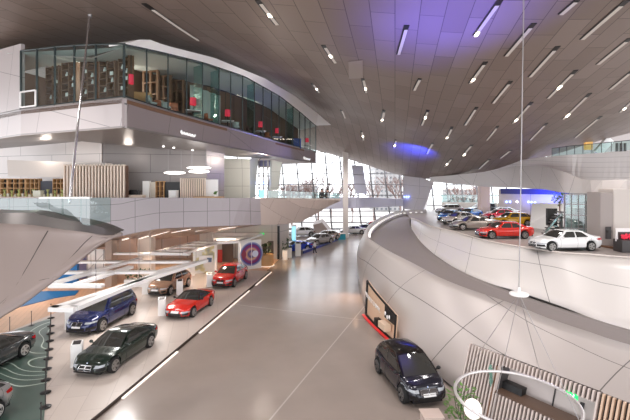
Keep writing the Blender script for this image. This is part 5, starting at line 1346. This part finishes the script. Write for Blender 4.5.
for k, (u1, u2, Y) in enumerate(((281.5, 287.5, 51), (291.5, 296, 53))):
    a, c = W(u1, 225, Y), W(u2, 225, Y); e = empty('display_column', ((a.x+c.x)/2, Y+.3, 0)); MB().box(((a.x+c.x)/2, Y+.3, a.z/2), (c.x-a.x, .6, a.z)).build('body', M_white, e); MB().box(((a.x+c.x)/2, Y-.02, a.z*.58), ((c.x-a.x)*.86, .06, a.z*.72)).build('screen', M_cyan, e); tag(e, 'tall display column with glowing pale cyan screen, %s of two' % ['left', 'right'][k], 'display')
# far car stage
stg = [G(303, 253.5), G(337, 240.5), G(324, 236.5), G(302, 243)]
mb = MB(); mb.prism([(p.x, p.y) for p in stg], 0, .3); struct(mb.build('stage', mat('stage_top', srgb(190, 185, 195), .4)), 'low far display stage with a deep blue edge', 'platform')
mb = MB(); mb.bar(stg[0]+Vector((.06, -.1, .16)), stg[1]+Vector((.06, -.1, .16)), .12, .3); tag(mb.build('stage_edge', M_navy), 'deep blue edge strip of the far display stage', 'strip')
# wedge, turquoise counter
wq = [W(313, 225, 66), W(322, 222.5, 66), W(334, 237.5, 64.5), W(316, 235, 65)]
mb = MB(); bk = [p+Vector((.2, 2.5, .4)) for p in wq]; mb.poly(wq); mb.poly(bk)
for i in range(4): mb.poly([wq[i], wq[(i+1) % 4], bk[(i+1) % 4], bk[i]])
struct(mb.build('stair_wedge', mat('bronze_wedge', srgb(150, 136, 130), .4, .4)), 'bronze grey stair wedge under the tip of the bridge', 'stairs')
p = G(340, 239.3); e = empty('turquoise_counter', p); MB().box(p+Vector((0, 0, .45)), (1.7, .9, .9)).build('body', mat('turquoise', srgb(30, 150, 170), .4), e); MB().box(p+Vector((0, 0, .93)), (1.8, 1.0, .06)).build('top', M_offwhite, e); tag(e, 'small turquoise counter on the floor left of the slim white column', 'counter')

# ------------------------------------------------------------------ cars
CAR = {
 # L, W, H, wheelbase, front axle x, wheel radius, sill, top-line [(x, z)], greenhouse
 'coupe':  dict(L=4.72, W=1.88, H=1.35, fx=1.55, rx=-1.28, R=.345, top=[(2.36, .60), (2.2, .70), (1.6, .84), (.95, .93), (0, .93), (-1.2, .97), (-1.75, 1.0), (-2.25, .97), (-2.36, .86)], A0=.98, A1=.18, C1=-.75, C0=-1.9, yr=.60, zbelt=.92, door=2),
 'sedan':  dict(L=4.80, W=1.85, H=1.44, fx=1.47, rx=-1.38, R=.335, top=[(2.40, .62), (2.2, .74), (1.6, .88), (1.05, .96), (0, .96), (-1.2, 1.0), (-1.7, 1.03), (-2.3, 1.02), (-2.40, .9)], A0=1.08, A1=.35, C1=-.95, C0=-1.75, yr=.60, zbelt=.96, door=4),
 'suv':    dict(L=4.92, W=2.00, H=1.74, fx=1.50, rx=-1.47, R=.385, top=[(2.46, .80), (2.3, .95), (1.7, 1.06), (1.15, 1.12), (0, 1.12), (-1.5, 1.16), (-2.2, 1.16), (-2.46, 1.0)], A0=1.2, A1=.45, C1=-1.85, C0=-2.3, yr=.66, zbelt=1.11, door=4),
 'fastsuv':dict(L=4.75, W=1.93, H=1.62, fx=1.45, rx=-1.41, R=.375, top=[(2.37, .76), (2.2, .9), (1.6, 1.01), (1.08, 1.07), (0, 1.07), (-1.5, 1.12), (-2.1, 1.14), (-2.37, 1.0)], A0=1.12, A1=.38, C1=-1.0, C0=-2.15, yr=.64, zbelt=1.06, door=4),
 'crossover':dict(L=4.38, W=1.83, H=1.55, fx=1.36, rx=-1.31, R=.355, top=[(2.19, .72), (2.0, .86), (1.5, .98), (1.05, 1.05), (0, 1.05), (-1.4, 1.1), (-1.95, 1.12), (-2.19, .96)], A0=1.08, A1=.4, C1=-1.35, C0=-2.0, yr=.62, zbelt=1.04, door=4),
 'roadster':dict(L=4.32, W=1.87, H=1.30, fx=1.32, rx=-1.15, R=.345, top=[(2.16, .58), (2.0, .68), (1.4, .83), (.6, .92), (0, .9), (-.9, .94), (-1.5, 1.0), (-2.0, .98), (-2.16, .84)], A0=.62, A1=-.02, C1=-.55, C0=-1.3, yr=.58, zbelt=.90, door=2),
 'city':   dict(L=4.00, W=1.78, H=1.58, fx=1.30, rx=-1.27, R=.35, top=[(2.00, .72), (1.88, .86), (1.5, .98), (1.22, 1.04), (.4, 1.0), (-.6, .98), (-1.2, 1.06), (-1.8, 1.08), (-2.0, .95)], A0=1.26, A1=.36, C1=-1.2, C0=-1.85, yr=.62, zbelt=1.0, door=4),
}
FR = [0, .1, .28, .5, .7, .88, 1.0]
LAT = [.90, .955, .99, 1.0, .985, .955, .90]
RKF = [.07, .01, 0, .01, .04, .09, .16]
RKR = [.16, .05, 0, .0, .02, .05, .10]
def make_car(kind, name, paint, roof=None, rimmat=None, grille='dark', detail=True, open_top=False):
    P = CAR[kind]; L2, W2 = P['L']/2, P['W']/2; R = P['R']; RA = R+.055; nf, nr_ = 4.2, 5.5
    sill = .2 if P['H'] < 1.5 else .25
    e = empty(name, (0, 0, 0))
    def wid(x):
        a = abs(x)/L2; n = nf if x > 0 else nr_
        return W2*max(0, 1-a**n)**(1/n)
    def zb(x):
        z = sill+(.05 if x > 0 else .12)*max(0, abs(x)/L2-.8)*5
        for wx in (P['fx'], P['rx']):
            d = abs(x-wx)
            if d < RA: z = max(z, R+math.sqrt(RA*RA-d*d)*1.0)
        return z
    tp = sorted(P['top'])
    def ztop(x): return smooth_interp(x, tp)
    def ring(x, k, sg):
        z0, z1 = zb(x), ztop(x)-.06; f = FR[k]
        z1 = max(z1, z0+.03)
        fe = max(0, (abs(x)/L2-.55)/.45)**2
        rk = RKF if x > 0 else RKR
        return Vector((x-math.copysign(rk[k]*fe, x), sg*wid(x)*LAT[k], lerp(z0, z1, f)))
    xs = set()
    for wx in (P['fx'], P['rx']):
        for q in (0, .3, .55, .75, .88, .96, .995, 1.004): xs.add(wx+RA*q); xs.add(wx-RA*q)
    for q in (0, .002, .006, .013, .025, .045, .075, .11, .16, .22): xs.add(L2*(1-q)); xs.add(-L2*(1-q))
    x = -L2*.75
    while x < L2*.75: xs.add(x); x += .14
    xs = sorted(xs); xs2 = [xs[0]]
    for x in xs[1:]:
        if x-xs2[-1] > .0015: xs2.append(x)
    m = MB(); rows = []
    for x in xs2:
        row = [ring(x, k, -1) for k in range(7)]
        w = wid(x)*LAT[6]; zc0 = row[-1].z; cr = .06*min(1, w/W2*1.2); xx = row[-1].x
        for f in (.93, .75, .5, .25, 0, -.25, -.5, -.75, -.93): row.append(Vector((xx, -w*f, zc0+cr*(1-f*f)**.6)))
        row += [ring(x, k, 1) for k in range(6, -1, -1)]
        rows.append(row)
    m.grid(rows); body = m.build('body', paint, e, False, smooth=True, weld=True)
    # underbody
    MB().box((0, 0, .36), (P['L']-.34, P['W']-.56, .36)).build('underbody', M_dark, e, False)
    # greenhouse
    zr = P['H']; yb = W2*.875; yr = P['yr']; A0, A1, C1, C0 = P['A0'], P['A1'], P['C1'], P['C0']
    roofm = roof or paint
    def zrf(t): return zr-.045-.05*((t-.35)/.65)**2 - (.03 if t < .1 else 0)
    def belt(t): 
        x = lerp(A0, C0, t); return Vector((x, min(yb, wid(x)*.9), ztop(x)-.075))
    def edge_(t):
        x = lerp(A1, C1, t); return Vector((x, yr*(1-.06*t*t), zrf(t)))
    def side(t, s, sg, off=0.0):
        p = belt(t).lerp(edge_(t), s); p.y += .035*math.sin(PI*s)+off; p.y *= sg; return p
    def scr(t, s, t_end, off=0.0):       # windscreen / rear screen: t across -1..1
        a, c = belt(t_end), edge_(t_end); sg = 1 if t_end == 0 else -1
        p = a.lerp(c, s); y = p.y*t
        bow = (.13*(1-s)+.07*s)*(1-t*t); n_ = Vector((sg*.6, 0, .8))
        return Vector((p.x+sg*bow, y, p.z+.045*(1-t*t)*s+.035*math.sin(PI*s)))+n_*off
    if not open_top:
        m = MB()
        for sg in (-1, 1): m.grid([[side(t/10, s, sg) for t in range(11)] for s in (0, .25, .5, .75, 1)])
        ts = [k/6-1 for k in range(13)]
        for te in (0, 1): m.grid([[scr(t, s, te) for t in ts] for s in (0, .25, .5, .75, 1)])
        rr = []
        for k in range(11):
            t = k/10; a = edge_(t); row = []
            for y in ts:
                bow = 0
                if t < .3: bow = .07*(1-y*y)*(1-t/.3)
                if t > .7: bow = -.07*(1-y*y)*(t-.7)/.3
                row.append(Vector((a.x+bow, a.y*y, a.z+.045*(1-y*y))))
            rr.append(row)
        m.grid(rr)
        m.build('roof', roofm, e, False, smooth=True, weld=True)
        m = MB(); m.grid([[scr(t*.93, s, 0, .008) for t in ts] for s in (.04, .25, .5, .75, .95)]); m.build('windscreen', M_carglass, e, False, smooth=True)
        m = MB(); m.grid([[scr(t*.88, s, 1, .008) for t in ts] for s in (.12, .3, .5, .75, .92)]); m.build('rear_window', M_carglass, e, False, smooth=True)
        cuts = [(.10, .47), (.51, .83)] if P['door'] == 4 else [(.12, .58), (.62, .84)]
        if P['door'] == 4 and P['H'] > 1.5: cuts.append((.855, .95))
        for sg in (-1, 1):
            for (t0, t1) in cuts:
                m = MB(); m.grid([[side(lerp(t0, t1, k/6), s, sg, .008) for k in range(7)] for s in (.12, .4, .65, .88)]); m.build('side_window', M_carglass, e, False, smooth=True)
    # wheels
    rm = rimmat or M_rim
    for wx in (P['fx'], P['rx']):
        for sg in (-1, 1):
            yc = sg*(W2-.125); m = MB()
            m.lathe([(R*.66, -.10), (R*.9, -.12), (R*.98, -.10), (R, -.06), (R, .06), (R*.98, .10), (R*.9, .12), (R*.66, .10), (R*.66, -.10)], (wx, yc, R), 28, 'y')
            for _ in range(2): m.f.pop(); m.mi.pop(); m.uv.pop()
            w = m.build('wheel', M_tyre, e, False, smooth=True)
            m = MB(); yo = yc+sg*.10
            m.lathe([(0, -.02), (.06, -.02), (.06, .02), (0, .02)], (wx, yo, R), 12, 'y')
            m.lathe([(R*.60, -.03), (R*.70, -.03), (R*.70, .04), (R*.60, .04)], (wx, yo, R), 28, 'y')
            m.f.pop(); m.mi.pop(); m.uv.pop(); m.f.pop(); m.mi.pop(); m.uv.pop()
            n_sp = 10
            for k in range(n_sp):
                a = 2*PI*(k//2)/(n_sp/2)+(.16 if k % 2 else -.16); dv = Vector((math.cos(a), 0, math.sin(a))); c_ = Vector((wx, yo, R))
                m.bar(c_+dv*.04, c_+dv*R*.66, .045, .045, up=(0, 1, 0))
            m.build('rim', rm, w, False)
            m = MB(); m.lathe([(0, -.01), (R*.5, -.01), (R*.5, .01), (0, .01)], (wx, yo-sg*.05, R), 20, 'y'); m.build('brake_disc', M_darkgrey, w, False)
    # front / rear surface patches
    def surf(y, z, front, off=.012):
        sgx = 1 if front else -1; n = nf if front else nr_; x = sgx*L2*.97
        for _ in range(5):
            z0, z1 = zb(x), ztop(x)-.06; f = max(0, min(1, (z-z0)/max(.05, z1-z0)))
            i = max(j for j in range(7) if FR[j] <= f+1e-6); i = min(i, 5); q = (f-FR[i])/(FR[i+1]-FR[i])
            la = lerp(LAT[i], LAT[i+1], q); rk = RKF if front else RKR; rk_ = lerp(rk[i], rk[i+1], q)
            yy = min(.9995, abs(y)/(W2*la)); x = sgx*L2*(1-yy**n)**(1/n)
        fe = max(0, (abs(x)/L2-.55)/.45)**2
        xr = x-sgx*rk_*fe
        d = Vector((sgx, (y/W2)**3*.8, .15)).normalized()
        return Vector((xr, y, z))+d*off
    def patch(nm, y0, y1, zlo, zhi, mt, front=True, off=.014, ny=7, nz_=4, sk0=0, sk1=0):
        m = MB(); m.grid([[surf(lerp(y0, y1, i/ny), lerp(zlo+sk0*i/ny, zhi+sk1*i/ny, j/nz_), front, off) for i in range(ny+1)] for j in range(nz_+1)])
        return m.build(nm, mt, e, False, smooth=True)
    zn = smooth_interp(L2*.965, tp)-.06; zt_ = smooth_interp(-L2*.965, tp)-.06
    for sg in (-1, 1):
        patch('headlight', sg*W2*.45, sg*W2*.9, zn-.135, zn-.035, M_head, True, .016, 9, 3, .03, .02)
        patch('tail_light', sg*W2*.5, sg*W2*.93, zt_-.20, zt_-.04, M_tail, False, .016, 9, 3, .02, .0)
        k_ = patch('grille', sg*.03, sg*(.30 if kind != 'city' else .34), zn-.23 if kind != 'city' else zn-.18, zn-.04, M_dark if kind != 'city' else M_darkgrey, True, .022)
        y0, y1, za, zb_ = sg*.03, sg*(.30 if kind != 'city' else .34), (zn-.23 if kind != 'city' else zn-.18), zn-.04
        m = MB(); q = [surf(y0, za, True, .03), surf(y1, za, True, .03), surf(y1, (za+zb_)/2, True, .03), surf(y1, zb_, True, .03), surf(y0, zb_, True, .03)]
        m.tube(q, .012, 5, closed=True); m.build('grille_frame', M_chrome if grille != 'black' else M_dark, k_, False)
        patch('side_intake', sg*W2*.55, sg*W2*.88, sill+.12, sill+.27, M_dark, True, .012, 6, 2)
        # mirror
        a = belt(.08); m = MB(); m.sphere((a.x-.08, sg*(W2+.07), a.z+.10), .1, 10, 6, (.8, 1.0, .75)); m.bar((a.x-.03, sg*(yb), a.z+.06), (a.x-.06, sg*(W2+.03), a.z+.08), .06, .04); m.build('mirror', paint if roof is None else M_dark, e, False, smooth=True)
        m = MB(); ws_ = [P['fx']-RA-.03, P['rx']+RA+.03]; m.box(((ws_[0]+ws_[1])/2, sg*(W2*.905+.01), sill+.03), (ws_[0]-ws_[1], .06, .09)); m.build('side_skirt', M_dark if kind != 'coupe' else paint, e, False)
        for t in ((.42, .78) if P['door'] == 4 else (.5,)):
            x = lerp(A0, C0, t)-.1; m = MB(); m.box((x, sg*(wid(x)*.972), ztop(x)-.17), (.2, .03, .03)); m.build('door_handle', paint if detail else M_dark, e, False)
        for t in ((.06, .5, .86) if P['door'] == 4 else (.06, .66)):
            x = lerp(A0-.05, C0, t); zz = [ring(x, k, sg)+Vector((0, sg*.004, 0)) for k in range(1, 7)]; m = MB(); m.tube(zz, .006, 4); m.build('door_gap', M_dark, e, False)
    patch('lower_intake', -W2*.48, W2*.48, sill+.08, sill+.24, M_dark, True, .012, 10, 2)
    patch('rear_diffuser', -W2*.7, W2*.7, sill+.02, sill+.2, M_dark, False, .012, 10, 2)
    patch('license_plate', -.26, .26, sill+.24, sill+.35, M_plate, True, .03, 4, 1)
    patch('license_plate', -.26, .26, zt_-.36, zt_-.25, M_plate, False, .03, 4, 1)
    bp = surf(0, zn-.01, True, .02); m = MB(); ctr = bp+Vector((-.05, 0, .045))
    m2 = MB()
    for k in range(16):
        a0, a1 = 2*PI*k/16, 2*PI*(k+1)/16; f = lambda a, r: ctr+Vector((-.55*r*math.sin(a), r*math.cos(a), .83*r*math.sin(a)))
        m2.cur = 0 if (k//4) % 2 else 1; m2.poly([ctr, f(a0, .032), f(a1, .032)]); m2.cur = 2; m2.poly([f(a0, .032), f(a0, .042), f(a1, .042), f(a1, .032)])
    m2.build('roundel', [M_white, M_roundel, M_dark], e, False)
    return e
def paint(name, r, g, b, metal=.25, rough=.22):
    return mat('paint_'+name, srgb(r, g, b), rough, metal, coat=.8)
M_cream_seat = mat('cream_seat', srgb(170, 150, 128), .6)
pd = paint('dark_green', 24, 40, 33); pb = paint('navy_blue', 24, 36, 84); pr = paint('bright_red', 206, 42, 30, .05); prs = paint('red', 190, 36, 32, .05)
pc_ = paint('copper', 176, 140, 116, .4); pg = paint('graphite', 66, 70, 72, .4); psil = paint('silver', 165, 162, 160, .5); pw = paint('white', 232, 232, 232, 0)
py = paint('yellow', 214, 160, 20, .1); pbl = paint('mid_blue', 30, 104, 170, .3); pnv = paint('midnight', 22, 24, 38, .3); pgs = paint('grey_silver', 160, 150, 142, .4); pdg = paint('dark_grey', 70, 74, 78, .4); pblue2 = paint('cobalt', 40, 70, 190, .2); pcr = paint('crimson', 165, 25, 50, .1)
def place(e, px, z, hd=None, label='', cat='car', group=None, side='L', kind=None):
    P = CAR[kind]
    (u1, v1), (u2, v2) = px
    pf, pr_ = G(u1, v1, z), G(u2, v2, z)
    d = (pf-pr_); h = math.atan2(d.y, d.x) if hd is None else hd
    hv = Vector((math.cos(h), math.sin(h), 0)); left = Vector((-hv.y, hv.x, 0)); mid = (pf+pr_)/2
    inw = -left if side == 'L' else left
    c = mid+inw*(P['W']/2-.06)-hv*((P['fx']+P['rx'])/2)
    e.location = (c.x, c.y, z); e.rotation_euler.z = h; tag(e, label, cat, group); return e
PZ = .12
place(make_car('coupe', 'coupe_car', pd, None, M_rimdark), ((115.5, 371.8), (149.5, 348)), PZ, None, 'dark green coupe on the stone platform, nearest to the light strip', kind='coupe')
place(make_car('suv', 'suv_car', pb, None, M_rimdark), ((103.5, 331.4), (131.4, 315.7)), PZ, None, 'dark blue SUV under the nearest white suspended frame', kind='suv')
place(make_car('roadster', 'roadster_car', pr, mat('soft_top', srgb(45, 40, 38), .8), M_rimdark, 'black'), ((194.5, 316.6), (210, 306.4)), PZ, None, 'bright red roadster with a dark soft top on the stone platform', kind='roadster')
place(make_car('crossover', 'suv_car', pc_, None, M_rim), ((171.8, 294.8), (187.3, 287.2)), PZ, None, 'copper beige compact SUV behind the white info pods', kind='crossover')
place(make_car('fastsuv', 'suv_car', prs, None, M_rimdark, 'black'), ((235, 286.8), (245.5, 279.4)), PZ, None, 'red sloping-back SUV in front of the ring poster wall', kind='fastsuv')
place(make_car('roadster', 'roadster_car', pg, mat('soft_top', srgb(45, 40, 38), .8), M_rim), ((-24, 380), (25, 357.8)), .15, math.radians(-96), 'dark grey roadster on the dark green floor at the left edge', kind='roadster')
e = make_car('crossover', 'suv_car', psil, None, M_rim); place(e, ((-70, 470), (-27, 424)), .15, math.radians(-104), 'silver car cut off by the lower left corner of the photo', kind='crossover')
CAR['city']
i3 = make_car('city', 'city_car', pnv, mat('black_roof', srgb(16, 16, 18), .12, .1, coat=.6), mat('grey_alloy_rim', srgb(112, 110, 110), .35, .5), 'chrome')
place(i3, ((401.6, 402), (378.4, 373.4)), 0, None, 'small midnight navy city car with a black roof parked beside the ramp wall', side='R', kind='city')
i3['label'] = 'small midnight navy city car with a black roof parked beside the ramp wall'
# deck cars
def deck(kind, nm, pt, u, v, hd, label, roof=None, rim=None):
    e = make_car(kind, nm, pt, roof, rim); p = G(u, v, DZ); e.location = p; e.rotation_euler.z = math.radians(hd); tag(e, label, 'car', 'cars on the delivery deck'); return e
def deck2(kind, nm, pt, u, v, hd, label, roof=None, rim=None):   # (u,v) = near side ground line under the car's middle
    P = CAR[kind]; e = deck(kind, nm, pt, u, v, hd, label, roof, rim); h = math.radians(hd); lf = Vector((-math.sin(h), math.cos(h), 0))
    if lf.y < 0: lf = -lf
    e.location = e.location+lf*(P['W']/2-.06); return e
deck2('sedan', 'sedan_car', pw, 572.5, 251.3, 184, 'white sports sedan on the car deck near the glass lift', None, M_rimdark)
deck2('sedan', 'sedan_car', pr, 509, 239, 182, 'bright red sedan at the front edge of the car deck', None, M_rimdark)
deck2('sedan', 'sedan_car', pgs, 477, 230.5, 183, 'silver grey sedan left of the bright red sedan on the deck')
deck2('crossover', 'suv_car', py, 516, 226.5, 182, 'golden yellow compact SUV behind the bright red sedan')
deck2('sedan', 'sedan_car', pcr, 503, 220.3, 182, 'crimson car behind the golden yellow SUV on the deck')
deck2('sedan', 'sedan_car', pw, 506, 217.3, 183, 'white car furthest back on the deck behind the crimson car')
deck2('suv', 'suv_car', pdg, 485, 214.3, 188, 'dark grey SUV at the back of the deck in front of the pinkish column')
deck2('coupe', 'coupe_car', pbl, 475, 218.3, 215, 'blue car behind the silver grey sedan on the deck')
deck2('coupe', 'coupe_car', pbl, 457, 220.5, 225, 'blue car furthest left on the deck')
deck2('crossover', 'suv_car', psil, 452, 214.2, 190, 'silver compact SUV at the back of the deck behind the blue cars')
deck2('sedan', 'sedan_car', paint('pale_champagne', 205, 196, 188, .3), 465, 224.5, 205, 'pale silver car in front of the leftmost blue car on the deck')
# far cars
def far(kind, nm, pt, u, v, z, hd, label, rim=None):
    e = make_car(kind, nm, pt, None, rim); p = G(u, v, z); e.location = p; e.rotation_euler.z = math.radians(hd); tag(e, label, 'car', 'cars in the far hall'); return e
far('coupe', 'coupe_car', pblue2, 295.5, 250.8, 0, 215, 'cobalt blue car on the floor left of the far display stage')
far('sedan', 'sedan_car', psil, 320, 243.5, .3, 225, 'silver car in front on the far blue edged stage')
far('sedan', 'sedan_car', pgs, 327, 239.8, .3, 225, 'grey car behind the silver one on the far blue edged stage')
far('fastsuv', 'suv_car', pw, 302, 236, 0, 190, 'white SUV parked behind the far stage under the bridge tip')
far('sedan', 'sedan_car', pw, 353, 233.5, 0, 185, 'white car near the facade right of the slim white column')
far('sedan', 'sedan_car', pdg, 363, 231.8, 0, 185, 'dark grey car near the facade behind the white car')
far('suv', 'suv_car', prs, 372, 230.3, 0, 185, 'dark red car close to the glass facade')

# ------------------------------------------------------------------ people
def skin_mesh(name, verts, edges, radii, m_, parent):
    me = bpy.data.meshes.new(name); me.from_pydata(verts, edges, []); o = bpy.data.objects.new(name, me); COL.objects.link(o)
    sk = o.modifiers.new('skin', 'SKIN'); ss = o.modifiers.new('sub', 'SUBSURF'); ss.levels = ss.render_levels = 2
    for v, r in zip(me.skin_vertices[0].data, radii): v.radius = (r, r)
    me.skin_vertices[0].data[0].use_root = True
    bpy.context.view_layer.update()
    nm = bpy.data.meshes.new_from_object(o.evaluated_get(bpy.context.evaluated_depsgraph_get())); bpy.data.objects.remove(o)
    nm.materials.clear(); nm.materials.append(m_)
    for p in nm.polygons: p.use_smooth = True
    r = bpy.data.objects.new(name, nm); COL.objects.link(r)
    if parent is not None: r.parent = parent
    return r
def person(loc, rz, top, legs, label, stride=.0, h=1.72):
    e = empty('person', loc, rz); s = stride
    J = dict(pel=(0, 0, .95), wst=(0, 0, 1.1), chs=(0, .0, 1.32), nk=(0, .0, 1.48), hd=(0, .02, 1.60), tp=(0, .02, 1.69),
             sl=(.17, 0, 1.42), el=(.22, -.02-s*.4, 1.15), wl=(.22, .08-s*.5, .92), hl=(.22, .11-s*.5, .84), sr=(-.17, 0, 1.42), er=(-.22, -.02+s*.4, 1.15), wr=(-.22, .08+s*.5, .92), hr=(-.22, .11+s*.5, .84),
             pl=(.09, 0, .9), kl=(.1, .04+s*.5, .5), al=(.1, -.01+s, .09), tl=(.11, .14+s, .04), pr=(-.09, 0, .9), kr=(-.1, .04-s*.4, .5), ar=(-.1, -.01-s, .10+s*.1), trr=(-.11, .14-s, .04))
    ks = list(J); R_ = dict(pel=.13, wst=.115, chs=.135, nk=.055, hd=.092, tp=.075, sl=.065, el=.045, wl=.032, hl=.035, sr=.065, er=.045, wr=.032, hr=.035, pl=.09, kl=.058, al=.042, tl=.035, pr=.09, kr=.058, ar=.042, trr=.035)
    ed = [('pel', 'wst'), ('wst', 'chs'), ('chs', 'nk'), ('nk', 'hd'), ('hd', 'tp'), ('chs', 'sl'), ('sl', 'el'), ('el', 'wl'), ('wl', 'hl'), ('chs', 'sr'), ('sr', 'er'), ('er', 'wr'), ('wr', 'hr'), ('pel', 'pl'), ('pl', 'kl'), ('kl', 'al'), ('al', 'tl'), ('pel', 'pr'), ('pr', 'kr'), ('kr', 'ar'), ('ar', 'trr')]
    def sub(nm, keys, grow, m_):
        kk = [k for k in ks if k in keys]; return skin_mesh(nm, [J[k] for k in kk], [(kk.index(a), kk.index(b)) for a, b in ed if a in kk and b in kk], [R_[k]+grow for k in kk], m_, e)
    sub('body', ks, 0, M_skin); sub('jacket', ['pel', 'wst', 'chs', 'sl', 'el', 'wl', 'sr', 'er', 'wr'], .02, top); sub('trousers', ['pel', 'pl', 'kl', 'al', 'pr', 'kr', 'ar'], .016, legs)
    m = MB(); m.sphere((0, -.005, 1.655), .112, 14, 8, (.92, 1.02, .95)); m.v = [v for v in m.v]; m.build('hair', M_hair, e, False, smooth=True)
    m = MB(); m.sphere((0, .125, 1.60), .02, 8, 5); m.build('nose', M_skin, e, False)
    e.scale = (h/1.77,)*3; tag(e, label, 'person'); return e
pp = W(327.3, 200, 36.6)
def bpt(u):
    for a, c in zip(bl, bl[1:]):
        if ucol(a) <= u <= ucol(c): return a.lerp(c, (u-ucol(a))/(ucol(c)-ucol(a)))
for u, lb in ((327.5, 'left of two people in dark jackets standing at the bridge tip railing'), (333.5, 'right of two people in dark jackets standing at the bridge tip railing')):
    p = bpt(u); person((p.x-.5, p.y+1.0, GF), .4, M_cloth_dark, M_cloth_dark, lb)
person(tuple(G(315, 254.2)), 2.2, M_cloth_white, M_cloth_dark, 'person in a white top walking beside the far display stage', .16)

# ------------------------------------------------------------------ lamps of the place and added fill spots
def spot(loc, target, en, col=(1, .9, .8), size=.35, ang=75, blend=.8):
    d = bpy.data.lights.new('spot_light', 'SPOT'); d.energy = en; d.color = col; d.shadow_soft_size = size; d.spot_size = math.radians(ang); d.spot_blend = blend
    o = bpy.data.objects.new('spot_light', d); COL.objects.link(o); o.location = loc; v = Vector(target)-Vector(loc); o.rotation_euler = v.to_track_quat('-Z', 'Y').to_euler(); return o
def area(loc, rot, sx, sy, en, col=(1, .93, .86)):
    d = bpy.data.lights.new('area_lamp', 'AREA'); d.shape = 'RECTANGLE'; d.size = sx; d.size_y = sy; d.energy = en; d.color = col
    o = bpy.data.objects.new('area_lamp', d); COL.objects.link(o); o.location = loc; o.rotation_euler = rot; return o
for p in slot_spots: spot(p+Vector((0, 0, -.3)), p+Vector((0, 0, -8)), 800, (1, .94, .90), .4, 110)
LK = 0.23
for (x, y, z, en) in ((-6, 4, 16, 9000), (8, 6, 16, 9000), (-16, 16, 16.0, 7000), (2, 20, 16, 6000), (16, 14, 15.6, 9000), (26, 30, 14.5, 8000), (4, 60, 13, 7000)):
    spot((x, y, z), (x*1.0, y+2, 0), en*LK, (1, .95, .92), .8, 140)  # wide fill spots added below the ceiling, without fixtures
# warm downward spots under the bridge and by the ramp
for x in (-14, -9): 
    for y in (35, 40.5): spot((x, y, 4.2), (x, y, 0), 560, (1, .78, .60), .2, 110)
spot((-22, 30, 5), (-22, 31, 0), 900, (1, .72, .5), .3, 140)
spot((-3.4, 43.5, 4.5), (-3.2, 43.5, 0), 500, (1, .66, .36), .2, 100)
spot((3.2, 31, 2.6), (2.2, 30, 0), 260, (1, .6, .36), .1, 100)
# restaurant interior
for (x, y) in ((-13, 25), (-12, 31), (-9, 40), (-5.5, 50)):
    d = bpy.data.lights.new('restaurant_lamp', 'POINT'); d.energy = 300; d.color = (1, .9, .8); d.shadow_soft_size = .3; o = bpy.data.objects.new('restaurant_lamp', d); COL.objects.link(o); o.location = (x, y, 14.9)
for (x, y, en_) in ((-20, 29.8, 60), (-14, 30, 30), (-5.0, 38.0, 420)):  # last point is added to brighten the broad white pillar
    d = bpy.data.lights.new('gallery_point', 'POINT'); d.energy = en_; d.color = (1, .88, .78); d.shadow_soft_size = .3; o = bpy.data.objects.new('gallery_point', d); COL.objects.link(o); o.location = (x, y, 11.0)
# blue uplights on the ceiling
a = ray_ceil(452, 14); spot(a+Vector((0, 0, -7)), a, 4200, (.13, .11, 1), .2, 84, 1)
a = ray_ceil(412, 48); spot(a+Vector((0, 0, -7)), a, 1300, (.13, .11, 1), .2, 78, 1)
a = ray_ceil(415, 158); spot(W(416, 173, a.y-6.5), ray_ceil(415, 150), 6500, (.03, .06, 1), .1, 88, 1)
spot((3.5, 31, 12.6), (-6.3, 34, 18.6), 900, (1, .95, .92), .4, 50, 1)  # unseen spot added to brighten the restaurant's white roof edge
spot((31, 55, 6.6), (33, 57.5, 8.0), 1500, (.08, .12, 1), .2, 130, 1)
spot((35, 48, 6.6), (37, 51, 8.0), 250, (.08, .12, 1), .2, 130, 1)
a = W(290, 170, 42); spot((2.5, 45, 9.5), (-2, 42, 12.3), 900, (.25, .25, 1), .2, 80, 1)
for x, y in ((24, 50), (30, 46), (22, 36), (30, 34)): spot((x, y, 7.9), (x, y, 4), 500, (1, .93, .88), .4, 140)

# LEDs of the suspended frames shining on the platform
for (u, v) in ((110, 291), (160, 275), (95, 271), (140, 262), (186, 247)):
    q = G(u, v, 2.6); spot(q, q+Vector((.4, -.6, -3)), 150, (1, .93, .88), .5, 150)
spot((-7.5, 30, 7.2), (-8.5, 26, 0), 1300, (1, .95, .92), .5, 120)  # this spot and the next are added to brighten the platform
spot((-12.0, 25, 7.0), (-12, 20, 0), 900, (1, .95, .92), .5, 120)
